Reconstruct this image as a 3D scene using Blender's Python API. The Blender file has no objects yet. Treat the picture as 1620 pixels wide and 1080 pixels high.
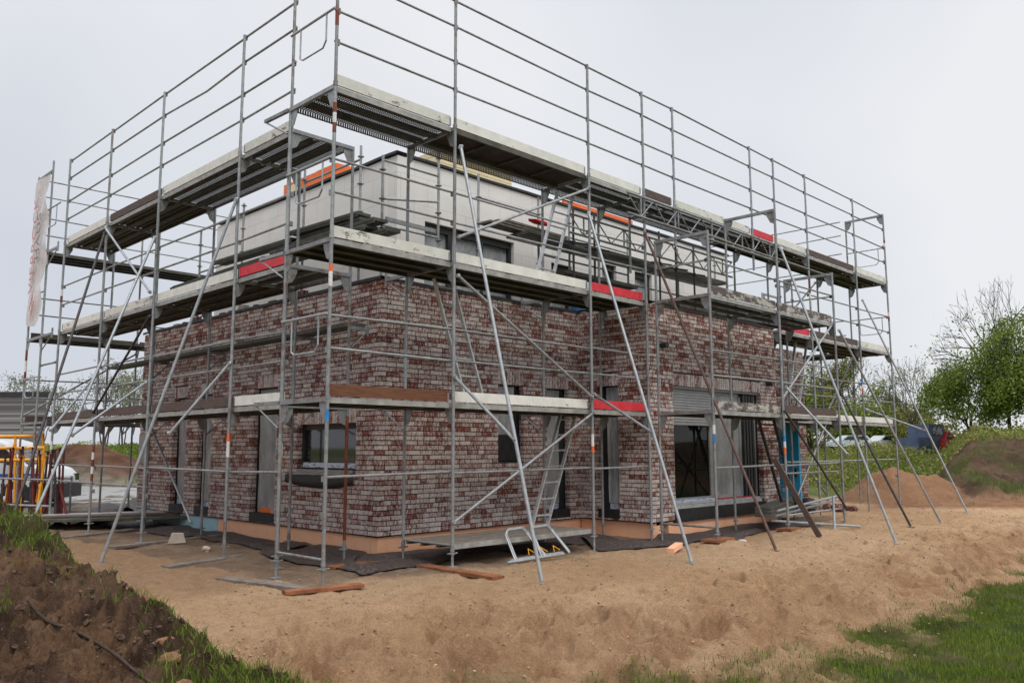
import bpy, math, random
import numpy as np
from mathutils import Vector, Matrix
random.seed(7); RN = np.random.default_rng(11)
S = bpy.context.scene; COL = S.collection
# ------------------------------------------------------------------ camera
YAW, PITCH, ROLL = 0.79263, 0.12729, -0.0026
CX, CY, CZ = -5.639, -8.720, 1.626
def cam_axes():
    f = Vector((math.cos(PITCH)*math.sin(YAW), math.cos(PITCH)*math.cos(YAW), math.sin(PITCH)))
    r = Vector((math.cos(YAW), -math.sin(YAW), 0)); u = r.cross(f)
    c, s = math.cos(ROLL), math.sin(ROLL)
    return c*r+s*u, -s*r+c*u, f
cd = bpy.data.cameras.new('camera'); cam = bpy.data.objects.new('camera', cd); COL.objects.link(cam)
r_, u_, f_ = cam_axes()
M = Matrix((r_, u_, -f_)).transposed().to_4x4(); M.translation = Vector((CX, CY, CZ)); cam.matrix_world = M
cd.sensor_width = 36; cd.lens = 1314.6/1620*36; cd.clip_end = 3000; cd.clip_start = .05
S.camera = cam
# ------------------------------------------------------------------ world, sun, exposure
w = bpy.data.worlds.new('World'); S.world = w; w.use_nodes = True
nt = w.node_tree; nt.nodes.clear()
def wn(t, **k):
    n = nt.nodes.new(t)
    for a, b in k.items(): setattr(n, a, b)
    return n
tc = wn('ShaderNodeTexCoord'); sep = wn('ShaderNodeSeparateXYZ'); nt.links.new(tc.outputs['Generated'], sep.inputs[0])
noi = wn('ShaderNodeTexNoise'); noi.inputs['Scale'].default_value = 1.6; noi.inputs['Detail'].default_value = 3; noi.inputs['Roughness'].default_value = .45
nt.links.new(tc.outputs['Generated'], noi.inputs['Vector'])
rmp = wn('ShaderNodeValToRGB'); e = rmp.color_ramp.elements
e[0].position = .50; e[0].color = (.665, .70, .77, 1); e[1].position = .84; e[1].color = (.885, .895, .925, 1)
sdot = wn('ShaderNodeVectorMath', operation='DOT_PRODUCT'); sdot.inputs[1].default_value = (.30, -.30, .60); nt.links.new(tc.outputs['Generated'], sdot.inputs[0])
sm = wn('ShaderNodeMath', operation='MULTIPLY_ADD'); sm.inputs[1].default_value = .9; nt.links.new(sdot.outputs['Value'], sm.inputs[0]); nt.links.new(noi.outputs['Fac'], sm.inputs[2]); nt.links.new(sm.outputs[0], rmp.inputs[0])
hr = wn('ShaderNodeMapRange'); hr.inputs[1].default_value = 0.0; hr.inputs[2].default_value = .45; hr.inputs[3].default_value = .98; hr.inputs[4].default_value = 1.0
nt.links.new(sep.outputs['Z'], hr.inputs[0])
# an overcast sky is far brighter overhead than near the horizon
hz = wn('ShaderNodeMapRange'); hz.interpolation_type = 'SMOOTHSTEP'; hz.inputs[1].default_value = .52; hz.inputs[2].default_value = .95; hz.inputs[3].default_value = 0; hz.inputs[4].default_value = 1.9
nt.links.new(sep.outputs['Z'], hz.inputs[0]); ha = wn('ShaderNodeMath', operation='ADD'); nt.links.new(hr.outputs[0], ha.inputs[0]); nt.links.new(hz.outputs[0], ha.inputs[1]); hr = ha
mulv = wn('ShaderNodeVectorMath', operation='SCALE'); nt.links.new(rmp.outputs[0], mulv.inputs[0]); nt.links.new(hr.outputs[0], mulv.inputs['Scale'])
SUN_EL, SUN_ROT = math.radians(52), math.radians(205)
sky = wn('ShaderNodeTexSky'); sky.sky_type = 'NISHITA'; sky.sun_disc = False; sky.sun_elevation = SUN_EL; sky.sun_rotation = SUN_ROT
bg1 = wn('ShaderNodeBackground'); bg1.inputs[1].default_value = 1.0; nt.links.new(mulv.outputs[0], bg1.inputs[0])
bg2 = wn('ShaderNodeBackground'); bg2.inputs[1].default_value = .08; nt.links.new(sky.outputs[0], bg2.inputs[0])
mx = wn('ShaderNodeMixShader'); mx.inputs[0].default_value = .06
nt.links.new(bg1.outputs[0], mx.inputs[1]); nt.links.new(bg2.outputs[0], mx.inputs[2])
wo = wn('ShaderNodeOutputWorld'); nt.links.new(mx.outputs[0], wo.inputs[0])
sd_ = bpy.data.lights.new('sun', 'SUN'); sd_.energy = 1.2; sd_.angle = math.radians(28); sd_.color = (1, .975, .94)
sun = bpy.data.objects.new('sun', sd_); COL.objects.link(sun)
az = SUN_ROT
sdir = Vector((math.sin(az)*math.cos(SUN_EL), math.cos(az)*math.cos(SUN_EL), math.sin(SUN_EL)))
sun.rotation_euler = sdir.to_track_quat('Z', 'Y').to_euler()
S.view_settings.view_transform = 'Standard'; S.view_settings.look = 'None'; S.view_settings.gamma = 1; S.view_settings.exposure = 0
S.render.engine = 'CYCLES'
S.cycles.max_bounces = 6; S.cycles.transparent_max_bounces = 24; S.cycles.use_denoising = True
# ------------------------------------------------------------------ material helper
def srgb(r, g, b):
    f = lambda c: ((c/255+.055)/1.055)**2.4 if c > 10 else c/255/12.92
    return (f(r), f(g), f(b), 1)
class Mat:
    def __init__(s, name, base=(.5,.5,.5), rough=.6, metal=0.0, spec=.4):
        s.m = bpy.data.materials.new(name); s.m.use_nodes = True; s.t = s.m.node_tree; s.t.nodes.clear()
        s.o = s.n('ShaderNodeOutputMaterial'); s.b = s.n('ShaderNodeBsdfPrincipled'); s.l(s.b.outputs[0], s.o.inputs[0])
        s.set('Base Color', (*base[:3], 1)); s.set('Roughness', rough); s.set('Metallic', metal); s.set('Specular IOR Level', spec)
    def n(s, t, **k):
        n = s.t.nodes.new(t)
        for a, b in k.items(): setattr(n, a, b)
        return n
    def l(s, a, b): s.t.links.new(a, b)
    def set(s, k, v):
        if isinstance(v, bpy.types.NodeSocket): s.l(v, s.b.inputs[k])
        else: s.b.inputs[k].default_value = v
    def coord(s, scale=(1,1,1), kind='Object'):
        t = s.n('ShaderNodeTexCoord'); m = s.n('ShaderNodeMapping'); m.inputs['Scale'].default_value = scale
        s.l(t.outputs[kind], m.inputs[0]); return m.outputs[0]
    def noise(s, scale, detail=4, rough=.6, vec=None, out='Fac'):
        n = s.n('ShaderNodeTexNoise'); n.inputs['Scale'].default_value = scale; n.inputs['Detail'].default_value = detail; n.inputs['Roughness'].default_value = rough
        s.l(vec if vec is not None else s.coord(), n.inputs['Vector']); return n.outputs[out]
    def ramp(s, fac, stops):
        n = s.n('ShaderNodeValToRGB'); els = n.color_ramp.elements
        while len(els) < len(stops): els.new(.5)
        for el, (p, c) in zip(els, stops): el.position = p; el.color = (*c[:3], 1)
        s.l(fac, n.inputs[0]); return n.outputs[0]
    def mix(s, fac, a, b, mode='MIX'):
        n = s.n('ShaderNodeMix', data_type='RGBA', blend_type=mode)
        for i, v in ((0, fac), (6, a), (7, b)):
            if isinstance(v, bpy.types.NodeSocket): s.l(v, n.inputs[i])
            else: n.inputs[i].default_value = v if i == 0 else (*v[:3], 1)
        return n.outputs[2]
    def math(s, op, a, b=0.0):
        n = s.n('ShaderNodeMath', operation=op)
        for i, v in ((0, a), (1, b)):
            if isinstance(v, bpy.types.NodeSocket): s.l(v, n.inputs[i])
            else: n.inputs[i].default_value = v
        return n.outputs[0]
    def bump(s, h, strength=.4, dist=.01):
        n = s.n('ShaderNodeBump'); n.inputs['Strength'].default_value = strength; n.inputs['Distance'].default_value = dist
        s.l(h, n.inputs['Height']); s.l(n.outputs[0], s.b.inputs['Normal'])
    def rnd(s): return s.n('ShaderNodeObjectInfo').outputs['Random']
    def attr(s, name, out='Color'):
        n = s.n('ShaderNodeAttribute'); n.attribute_name = name; return n.outputs[out]
MT = {}
def simple(name, c1, c2, scale=6, rough=.6, metal=0., bump=.15, detail=5, dist=.005, spec=.4, vec=(1,1,1), lo=.35, hi=.68):
    m = Mat(name, rough=rough, metal=metal, spec=spec); v = m.coord(vec); f = m.noise(scale, detail, .6, v)
    m.set('Base Color', m.ramp(f, [(lo, c1), (hi, c2)]))
    if bump: m.bump(m.noise(scale*4, 4, .6, v), bump, dist)
    MT[name] = m.m; return m
# galvanised tube, per-object brightness
m = Mat('galvanised', rough=.5, metal=.35); f = m.noise(9, 5, .65); r = m.rnd()
c = m.ramp(f, [(.3, (.22, .23, .235)), (.55, (.34, .355, .36)), (.75, (.47, .48, .48))])
c = m.mix(m.math('MULTIPLY', r, .5), c, (.18, .185, .185)); ru = m.math('MULTIPLY', m.ramp(m.noise(5, 4, .7), [(.52, (0, 0, 0)), (.64, (1, 1, 1))]), m.ramp(r, [(.45, (0, 0, 0)), (.75, (.75, .75, .75))]))
c = m.mix(ru, c, (.17, .10, .07)); c = m.mix(m.ramp(m.noise(38, 3, .6), [(.66, (0, 0, 0)), (.70, (.8, .8, .8))]), c, (.62, .61, .58)); m.set('Base Color', c)
m.bump(m.noise(70, 3), .1, .002); MT['galv'] = m.m
m = Mat('galvanised_bright', rough=.42, metal=.4); m.set('Base Color', m.ramp(m.noise(12, 5), [(.3, (.29, .31, .33)), (.7, (.45, .475, .485))])); MT['galv2'] = m.m
simple('dark_tube', (.045, .038, .04), (.085, .072, .072), 14, .6, .2)
simple('rust_tube', (.10, .055, .045), (.16, .10, .085), 16, .7, .1)
simple('red_rust', (.14, .035, .02), (.24, .07, .04), 10, .7)
simple('red_paint', (.55, .02, .03), (.68, .04, .055), 9, .5, bump=.08)
simple('white_tape', (.62, .62, .6), (.8, .8, .78), 30, .5, bump=0)
simple('orange_tape', (.75, .13, .03), (.85, .18, .05), 20, .5, bump=0)
simple('blue_tape', (.03, .18, .4), (.05, .25, .5), 20, .5, bump=0)
simple('rim_steel', (.26, .255, .23), (.42, .415, .39), 7, .55, .2, bump=.08)  # same steel as the decks, paler: daylight on the edge painted in
simple('dirty_deck', (.14, .115, .09), (.26, .225, .19), 9, .9, bump=.3)
simple('alu', (.48, .49, .49), (.68, .69, .69), 12, .4, .5, bump=.05)
# toe boards
def worn(name, paint, wood, lo, hi, rough=.7):
    m = Mat(name, rough=rough); v = m.coord((1, 1, 2.2)); f = m.noise(3.2, 6, .68, v); g = m.noise(26, 4, .7, v)
    mask = m.ramp(m.math('ADD', m.math('MULTIPLY', f, .72), m.math('MULTIPLY', g, .28)), [(lo, (0, 0, 0)), (hi, (1, 1, 1))])
    wd = m.ramp(m.noise(14, 5, .7, m.coord((.6, .6, 8))), [(.3, [x*.65 for x in wood]), (.7, [x*1.25 for x in wood])])
    pt = m.ramp(m.noise(5, 5, .6), [(.3, [x*.8 for x in paint]), (.7, paint)])
    m.set('Base Color', m.mix(mask, pt, wd)); m.bump(g, .3, .004); MT[name] = m.m
worn('board_white', (.80, .79, .72), (.12, .085, .07), .60, .64)
worn('board_white_old', (.72, .71, .64), (.14, .11, .095), .56, .60)
worn('board_mixed', (.50, .48, .42), (.11, .085, .08), .46, .5)
simple('board_brown', (.075, .05, .042), (.14, .10, .088), 7, .8, vec=(.8, .8, 9), bump=.3)
simple('board_rust', (.11, .042, .02), (.19, .082, .042), 7, .8, vec=(.8, .8, 9), bump=.3)
simple('plank_wood', (.16, .06, .025), (.33, .13, .06), 6, .8, vec=(1, 1, 1), bump=.3)
simple('plank_grey', (.12, .10, .085), (.24, .20, .165), 6, .85, bump=.3)
simple('ply', (.03, .02, .016), (.07, .048, .035), 5, .75, bump=.15)
# deck steel: solid and perforated, colour darkened to hold the shade under the decks
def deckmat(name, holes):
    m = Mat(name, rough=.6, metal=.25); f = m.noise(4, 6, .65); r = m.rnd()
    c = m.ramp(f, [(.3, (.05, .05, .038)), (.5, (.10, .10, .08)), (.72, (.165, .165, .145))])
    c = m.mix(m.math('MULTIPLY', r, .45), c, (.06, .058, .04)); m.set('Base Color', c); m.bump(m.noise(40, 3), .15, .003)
    if holes:
        t = m.n('ShaderNodeTexCoord'); s = m.n('ShaderNodeSeparateXYZ'); m.l(t.outputs['Object'], s.inputs[0])
        def cell(o):
            q = m.math('FRACT', m.math('MULTIPLY', o, 26.0)); return m.math('POWER', m.math('SUBTRACT', q, .5), 2.0)
        d = m.math('ADD', cell(s.outputs[0]), cell(s.outputs[1])); h = m.math('LESS_THAN', d, .042)
        tr = m.n('ShaderNodeBsdfTransparent'); mm = m.n('ShaderNodeMixShader'); m.l(h, mm.inputs[0]); m.l(m.b.outputs[0], mm.inputs[1]); m.l(tr.outputs[0], mm.inputs[2]); m.l(mm.outputs[0], m.o.inputs[0])
    MT[name] = m.m
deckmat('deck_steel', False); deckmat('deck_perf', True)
# bricks
m = Mat('brick', rough=.88, spec=.25); a = m.attr('tone'); sp = m.n('ShaderNodeSeparateColor'); m.l(a, sp.inputs[0])
red = m.ramp(sp.outputs[0], [(0, (.12, .034, .03)), (.35, (.20, .052, .04)), (.7, (.26, .072, .05)), (1, (.33, .135, .095))])
v = m.coord((1, 1, 1)); n1 = m.noise(7, 6, .75, m.coord((1.5, 1.5, .9))); n2 = m.noise(26, 4, .7, m.coord((1.5, 1.5, .45)))
n3 = m.noise(85, 3, .7, m.coord((1.3, 1.3, .6)))
k = m.math('ADD', m.math('ADD', m.math('ADD', m.math('MULTIPLY', n1, .28), m.math('MULTIPLY', n2, .42)), m.math('MULTIPLY', n3, .30)), m.math('MULTIPLY', m.math('SUBTRACT', sp.outputs[1], .52), .14))
mask = m.ramp(k, [(.44, (.0, .0, .0)), (.48, (.45, .45, .45)), (.54, (1, 1, 1))])
wash = m.ramp(m.noise(24, 4, .6, v), [(.3, (.46, .37, .34)), (.7, (.84, .76, .71))])
red2 = m.mix(.3, red, m.ramp(m.noise(30, 5, .7, v), [(.3, (.07, .026, .024)), (.7, (.34, .12, .085))]))
m.set('Base Color', m.mix(mask, red2, wash)); m.bump(m.noise(60, 5, .75, v), .9, .010); MT['brick'] = m.m
simple('mortar', (.03, .025, .021), (.065, .056, .048), 30, .95, bump=.5, dist=.004)
# large format blocks
m = Mat('block_wall', rough=.9, spec=.2); t = m.n('ShaderNodeTexCoord'); s = m.n('ShaderNodeSeparateXYZ'); m.l(t.outputs['Object'], s.inputs[0])
cb = m.n('ShaderNodeCombineXYZ'); m.l(m.math('ADD', s.outputs[0], s.outputs[1]), cb.inputs[0]); m.l(s.outputs[2], cb.inputs[1])
bt = m.n('ShaderNodeTexBrick'); m.l(cb.outputs[0], bt.inputs['Vector']); bt.offset = .5
for kk, vv in (('Scale', 1.0), ('Mortar Size', .004), ('Mortar Smooth', .1), ('Brick Width', .62), ('Row Height', .5), ('Bias', 0.)): bt.inputs[kk].default_value = vv
bt.inputs['Color1'].default_value = (.80, .78, .745, 1); bt.inputs['Color2'].default_value = (.72, .69, .655, 1); bt.inputs['Mortar'].default_value = (.42, .40, .37, 1)
m.set('Base Color', m.mix(.35, bt.outputs[0], m.ramp(m.noise(1.3, 5), [(.3, (.58, .54, .51)), (.7, (.80, .78, .75))]))); m.bump(bt.outputs['Fac'], -.3, .004); MT['block'] = m.m
simple('membrane_black', (.012, .012, .013), (.028, .027, .028), 8, .5, bump=.5, dist=.02)
simple('insul_orange', (.90, .46, .27), (.95, .54, .34), 3, .8, bump=.05)
simple('insul_blue', (.33, .52, .60), (.42, .60, .68), 3, .8, bump=.05)
simple('frame_dark', (.022, .024, .026), (.035, .037, .04), 5, .45, bump=.02)
simple('frame_grey', (.30, .31, .31), (.40, .41, .41), 5, .45, bump=.02)
simple('shutter_grey', (.30, .31, .32), (.37, .38, .385), 5, .5, bump=.02)
simple('concrete_in', (.70, .70, .66), (.82, .81, .78), 1.6, .9, bump=.1)
m = Mat('film', rough=.28, spec=.5); v = m.coord((1, 1, .45)); f = m.noise(5, 5, .6, v); m.set('Base Color', m.ramp(f, [(.3, (.26, .268, .275)), (.7, (.52, .535, .55))])); f2 = m.noise(16, 4, .7, m.coord((1, 1, .2))); m.bump(m.math('ADD', f, f2), .9, .06); MT['film'] = m.m
m = Mat('tape_bluewhite', rough=.5); v = m.coord((9, 9, 26)); f = m.n('ShaderNodeTexVoronoi'); m.l(v, f.inputs[0]); f.inputs['Scale'].default_value = 1
m.set('Base Color', m.ramp(f.outputs['Distance'], [(.25, (.22, .28, .42)), (.5, (.58, .63, .72))])); MT['tape_bw'] = m.m
m = Mat('glass', rough=.03); m.set('Base Color', (.01, .012, .012, 1)); tr = m.n('ShaderNodeBsdfTransparent'); mm = m.n('ShaderNodeMixShader'); lw = m.n('ShaderNodeLayerWeight'); lw.inputs[0].default_value = .35
tr.inputs[0].default_value = (.92, .94, .93, 1)
m.b.inputs['Specular IOR Level'].default_value = 1.0
m.l(m.math('ADD', m.math('MULTIPLY', lw.outputs['Fresnel'], .7), .30), mm.inputs[0]); m.l(tr.outputs[0], mm.inputs[1]); m.l(m.b.outputs[0], mm.inputs[2]); m.l(mm.outputs[0], m.o.inputs[0]); MT['glass'] = m.m
m = Mat('glass_dark', rough=.04, spec=.9); m.set('Base Color', (.02, .022, .022, 1)); MT['glass_dark'] = m.m
m = Mat('drain_mat', rough=.6, spec=.35); t = m.coord((1, 1, 1)); vo = m.n('ShaderNodeTexVoronoi'); m.l(t, vo.inputs[0]); vo.inputs['Scale'].default_value = 28
m.set('Base Color', m.ramp(vo.outputs['Distance'], [(.1, (.15, .12, .11)), (.6, (.05, .038, .035))])); m.bump(vo.outputs['Distance'], -.8, .012); MT['drain'] = m.m
simple('stone_pale', (.42, .34, .27), (.62, .54, .46), 5, .9, bump=.4)
simple('stone_clay', (.17, .085, .04), (.32, .17, .085), 18, .95, bump=1.0, dist=.02)
simple('root_wood', (.025, .014, .01), (.06, .035, .024), 14, .9, bump=.6)
simple('bark', (.05, .043, .035), (.11, .095, .08), 9, .9, bump=.3)
simple('white_paint', (.48, .49, .50), (.56, .57, .58), 2, .3, bump=0)
simple('black_plastic', (.015, .015, .016), (.03, .03, .03), 8, .5)
simple('tyre', (.018, .018, .018), (.03, .03, .03), 18, .8)
simple('blue_paint', (.02, .07, .33), (.03, .09, .38), 4, .4, bump=0)
simple('red_stripe', (.55, .02, .02), (.62, .03, .03), 4, .4, bump=0)
simple('blue_door', (.02, .30, .52), (.03, .36, .6), 3, .5, bump=.03)
simple('yellow_steel', (.75, .33, .02), (.88, .42, .035), 6, .5)
simple('prop_red', (.10, .018, .016), (.18, .035, .03), 10, .6)
simple('wrap_plastic', (.55, .52, .53), (.74, .72, .73), 6, .3, bump=.7, dist=.06)
simple('cream_wood', (.72, .60, .36), (.82, .72, .48), 2, .7, bump=.05)
simple('orange_plastic', (.85, .14, .02), (.9, .2, .035), 4, .5, bump=.02)
simple('pack_white', (.62, .6, .58), (.75, .73, .7), 4, .5, bump=.1)
simple('silver_paint', (.45, .50, .54), (.55, .60, .64), 2, .3, bump=0)
simple('truck_blue', (.06, .085, .16), (.10, .13, .2), 2, .4, bump=0)
simple('light_block', (.36, .36, .36), (.50, .50, .49), 4, .85, bump=.2)
simple('cable', (.01, .01, .01), (.02, .02, .02), 8, .5)
simple('banner_cloth', (.62, .60, .61), (.76, .75, .76), 4, .6, bump=.5, dist=.03)
simple('letter_red', (.50, .20, .21), (.66, .40, .40), 9, .6, bump=0)
simple('letter_grey', (.17, .18, .2), (.28, .29, .31), 9, .6, bump=0)
# grey neighbour brick
m = Mat('grey_brick', rough=.85); t = m.n('ShaderNodeTexCoord'); s = m.n('ShaderNodeSeparateXYZ'); m.l(t.outputs['Object'], s.inputs[0])
cb = m.n('ShaderNodeCombineXYZ'); m.l(m.math('ADD', s.outputs[0], s.outputs[1]), cb.inputs[0]); m.l(s.outputs[2], cb.inputs[1])
bt = m.n('ShaderNodeTexBrick'); m.l(cb.outputs[0], bt.inputs['Vector'])
for kk, vv in (('Scale', 1.0), ('Mortar Size', .008), ('Brick Width', .49), ('Row Height', .085), ('Bias', -.2)): bt.inputs[kk].default_value = vv
bt.inputs['Color1'].default_value = (.11, .105, .10, 1); bt.inputs['Color2'].default_value = (.38, .365, .35, 1); bt.inputs['Mortar'].default_value = (.06, .058, .058, 1)
m.set('Base Color', bt.outputs[0]); MT['grey_brick'] = m.m
# foliage
def leafmat(name, a, b, c=None):
    m = Mat(name, rough=.65, spec=.25); g = m.attr('tint', 'Fac'); col = m.ramp(g, [(0, a), (.6, b), (1, c or b)]); m.set('Base Color', col)
    tl = m.n('ShaderNodeBsdfTranslucent'); m.l(col, tl.inputs[0]); ms = m.n('ShaderNodeMixShader'); ms.inputs[0].default_value = .35
    m.l(m.b.outputs[0], ms.inputs[1]); m.l(tl.outputs[0], ms.inputs[2]); m.l(ms.outputs[0], m.o.inputs[0]); MT[name] = m.m
leafmat('leaf_green', (.075, .105, .018), (.21, .28, .045), (.40, .46, .12))
leafmat('leaf_olive', (.12, .12, .035), (.24, .26, .06), (.40, .36, .12))
leafmat('leaf_pale', (.16, .17, .10), (.26, .28, .17), (.38, .40, .28))
leafmat('grass', (.065, .10, .010), (.13, .20, .018), (.26, .30, .06))
# ground
m = Mat('ground', rough=.95, spec=.15); c = m.attr('Col'); n1 = m.noise(55, 6, .75); n2 = m.noise(6, 6, .7); n3 = m.noise(220, 3, .7)
q = m.ramp(n1, [(.3, (.55, .52, .50)), (.5, (1, 1, 1)), (.72, (1.3, 1.3, 1.3))]); c2 = m.mix(1.0, c, q, 'MULTIPLY')
q = m.ramp(n2, [(.3, (.80, .78, .76)), (.6, (1.06, 1.06, 1.06))]); c2 = m.mix(1.0, c2, q, 'MULTIPLY')
sp = m.noise(90, 2, .5); c2 = m.mix(m.ramp(sp, [(.70, (0, 0, 0)), (.73, (.7, .7, .7))]), c2, (.62, .52, .42)); s2 = m.noise(130, 2, .5, m.coord((1.3, .8, 1))); c2 = m.mix(m.ramp(s2, [(.27, (.6, .6, .6)), (.31, (0, 0, 0))]), c2, (.09, .06, .045))
m.set('Base Color', c2); h = m.math('ADD', m.math('MULTIPLY', n1, .6), m.math('MULTIPLY', n3, .4)); m.bump(h, 1.0, .05); MT['ground'] = m.m
simple('asphalt', (.20, .20, .195), (.29, .285, .275), 3, .85, bump=.2)
# ------------------------------------------------------------------ mesh accumulator
ORG = {}
class A:
    def __init__(s): s.v = []; s.f = []; s.sm = []
    def add(s, vs, fs, smooth=False):
        o = len(s.v); s.v += [tuple(p) for p in vs]
        for f in fs: s.f.append(tuple(i+o for i in f)); s.sm.append(smooth)
    def tube(s, p, q, r, n=8, r2=None, caps=True):
        p, q = Vector(p), Vector(q); d = (q-p); 
        if d.length < 1e-6: return s
        d.normalize(); a = d.cross(Vector((0, 0, 1)) if abs(d.z) < .9 else Vector((1, 0, 0))).normalized(); b = d.cross(a); r2 = r if r2 is None else r2
        vs = []
        for c, rr in ((p, r), (q, r2)):
            for i in range(n):
                t = 2*math.pi*i/n; vs.append(c+(a*math.cos(t)+b*math.sin(t))*rr)
        s.add(vs, [(i, (i+1) % n, n+(i+1) % n, n+i) for i in range(n)], True)
        if caps: s.add(vs, [tuple(range(n-1, -1, -1)), tuple(range(n, 2*n))], False)
        return s
    def path(s, pts, r, n=8):
        for a, b in zip(pts[:-1], pts[1:]): s.tube(a, b, r, n)
        return s
    def box(s, x0, x1, y0, y1, z0, z1):
        vs = [(x, y, z) for z in (z0, z1) for y in (y0, y1) for x in (x0, x1)]
        s.add(vs, [(0, 2, 3, 1), (4, 5, 7, 6), (0, 1, 5, 4), (2, 6, 7, 3), (0, 4, 6, 2), (1, 3, 7, 5)]); return s
    def beam(s, p, q, w, h, up=(0, 0, 1)):
        p, q, up = Vector(p), Vector(q), Vector(up); d = (q-p).normalized(); a = d.cross(up).normalized()*(w/2); b = a.cross(d).normalized()*(h/2)
        vs = [c+i*a+j*b for c in (p, q) for j in (-1, 1) for i in (-1, 1)]
        s.add(vs, [(0, 1, 3, 2), (4, 6, 7, 5), (0, 4, 5, 1), (2, 3, 7, 6), (0, 2, 6, 4), (1, 5, 7, 3)]); return s
    def prism(s, poly, depth):     # poly: list of 3D points (planar), depth: vector
        n = len(poly); d = Vector(depth); vs = [Vector(p) for p in poly]+[Vector(p)+d for p in poly]
        s.add(vs, [tuple(range(n-1, -1, -1)), tuple(range(n, 2*n))]+[(i, (i+1) % n, n+(i+1) % n, n+i) for i in range(n)]); return s
    def blob(s, c, rx, ry, rz, seed=0, n=7, m=5, rough=.18):
        rr = random.Random(seed); vs = [(c[0], c[1], c[2]-rz)]
        for j in range(1, m):
            ph = math.pi*j/m
            for i in range(n):
                t = 2*math.pi*(i+.5*(j % 2))/n; k = 1+rr.uniform(-rough, rough)
                vs.append((c[0]+rx*k*math.sin(ph)*math.cos(t), c[1]+ry*k*math.sin(ph)*math.sin(t), c[2]-rz*k*math.cos(ph)))
        vs.append((c[0], c[1], c[2]+rz)); f = [(0, 1+(i+1) % n, 1+i) for i in range(n)]; L = len(vs)-1
        for j in range(m-2):
            for i in range(n): a = 1+j*n; b = a+n; f.append((a+i, a+(i+1) % n, b+(i+1) % n, b+i))
        a = 1+(m-2)*n; f += [(a+i, a+(i+1) % n, L) for i in range(n)]
        s.add(vs, f); return s
    def build(s, name, mat, parent=None, loc=None):
        if loc is None: loc = ORG.get(parent, Vector((0, 0, 0))) if parent else Vector((0, 0, 0))
        loc = Vector(loc); me = bpy.data.meshes.new(name); me.from_pydata([(v[0]-loc.x, v[1]-loc.y, v[2]-loc.z) for v in s.v], [], s.f)
        me.polygons.foreach_set('use_smooth', s.sm); me.materials.append(MT[mat] if isinstance(mat, str) else mat); me.update()
        o = bpy.data.objects.new(name, me); COL.objects.link(o)
        if parent: o.parent = parent
        else: o.location = loc
        ORG[o] = loc; return o
def tag(o, label=None, cat=None, group=None, kind=None):
    if label: o['label'] = label
    if cat: o['category'] = cat
    if group: o['group'] = group
    if kind: o['kind'] = kind
    return o
def thing(name, label, cat, loc=(0, 0, 0), group=None):
    o = bpy.data.objects.new(name, None); o.empty_display_size = .2; COL.objects.link(o); o.location = loc; ORG[o] = Vector(loc)
    return tag(o, label, cat, group)
def arrmesh(name, V, F, mat, loc=(0, 0, 0), tint=None, smooth=False, cols=None, parent=None):
    V = np.asarray(V, np.float32)-np.asarray(loc, np.float32); F = np.asarray(F, np.int32); k = F.shape[1]
    me = bpy.data.meshes.new(name); me.vertices.add(len(V)); me.vertices.foreach_set('co', V.ravel())
    me.loops.add(F.size); me.loops.foreach_set('vertex_index', F.ravel()); me.polygons.add(len(F)); me.polygons.foreach_set('loop_start', np.arange(0, F.size, k, dtype=np.int32))
    me.polygons.foreach_set('loop_total', np.full(len(F), k, np.int32)); me.update(calc_edges=True)
    if smooth: me.polygons.foreach_set('use_smooth', np.ones(len(F), bool))
    if tint is not None: at = me.attributes.new('tint', 'FLOAT', 'POINT'); at.data.foreach_set('value', np.asarray(tint, np.float32))
    if cols is not None:
        at = me.attributes.new('Col', 'FLOAT_COLOR', 'POINT'); at.data.foreach_set('color', np.asarray(cols, np.float32).ravel())
    me.materials.append(MT[mat]); o = bpy.data.objects.new(name, me); COL.objects.link(o)
    if parent: o.parent = parent
    else: o.location = loc
    ORG[o] = Vector(loc); return o
# ------------------------------------------------------------------ terrain
RX, RY, FX, FY = .7020, -.7122, .7122, .7020
def to_sd(x, y): dx, dy = x-CX, y-CY; return dx*RX+dy*RY, dx*FX+dy*FY
def from_sd(s, d): return CX+s*RX+d*FX, CY+s*RY+d*FY
def hsh(i, j, k): 
    h = (i*374761393+j*668265263+k*2147483647) & 0xffffffff; h = ((h ^ (h >> 13))*1274126177) & 0xffffffff; return ((h ^ (h >> 16)) & 0xffff)/65535.
def vn(x, y, k=0):
    xi = np.floor(x).astype(np.int64); yi = np.floor(y).astype(np.int64); fx = x-xi; fy = y-yi; fx = fx*fx*(3-2*fx); fy = fy*fy*(3-2*fy)
    a = hsh(xi, yi, k); b = hsh(xi+1, yi, k); c = hsh(xi, yi+1, k); d = hsh(xi+1, yi+1, k); return (a*(1-fx)+b*fx)*(1-fy)+(c*(1-fx)+d*fx)*fy
def fbm(x, y, f, o=4, k=0, g=.5):
    r = 0; a = 1; t = 0
    for i in range(o): r = r+a*(vn(x*f+17.3*i, y*f-9.1*i, k+i)-.5); t += a; a *= g; f *= 2.03
    return r/t*2
def sst(t): t = np.clip(t, 0, 1); return t*t*(3-2*t)
TS = [-9, -3, -1.4, 1.4, 3.7, 6.7, 12.3, 20]; TD = [6.5, 7.8, 8.6, 9.9, 12.4, 15, 20, 27]
BS = [-9, -1.5, 0, 2.6, 5, 8.4, 14, 20]; BD = [5.6, 6.3, 6.7, 7.3, 9.9, 13.6, 19.3, 26.5]
CS = [-9, -3.39, -2.37, -1.46, -.80, -.3, .25]; CDp = [10, 5.5, 4.75, 4.1, 3.6, 3.0, 2.3]; CZp = [2.1, 1.26, .97, .74, .60, .42, .1]
rp = np.random.default_rng(5)
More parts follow.
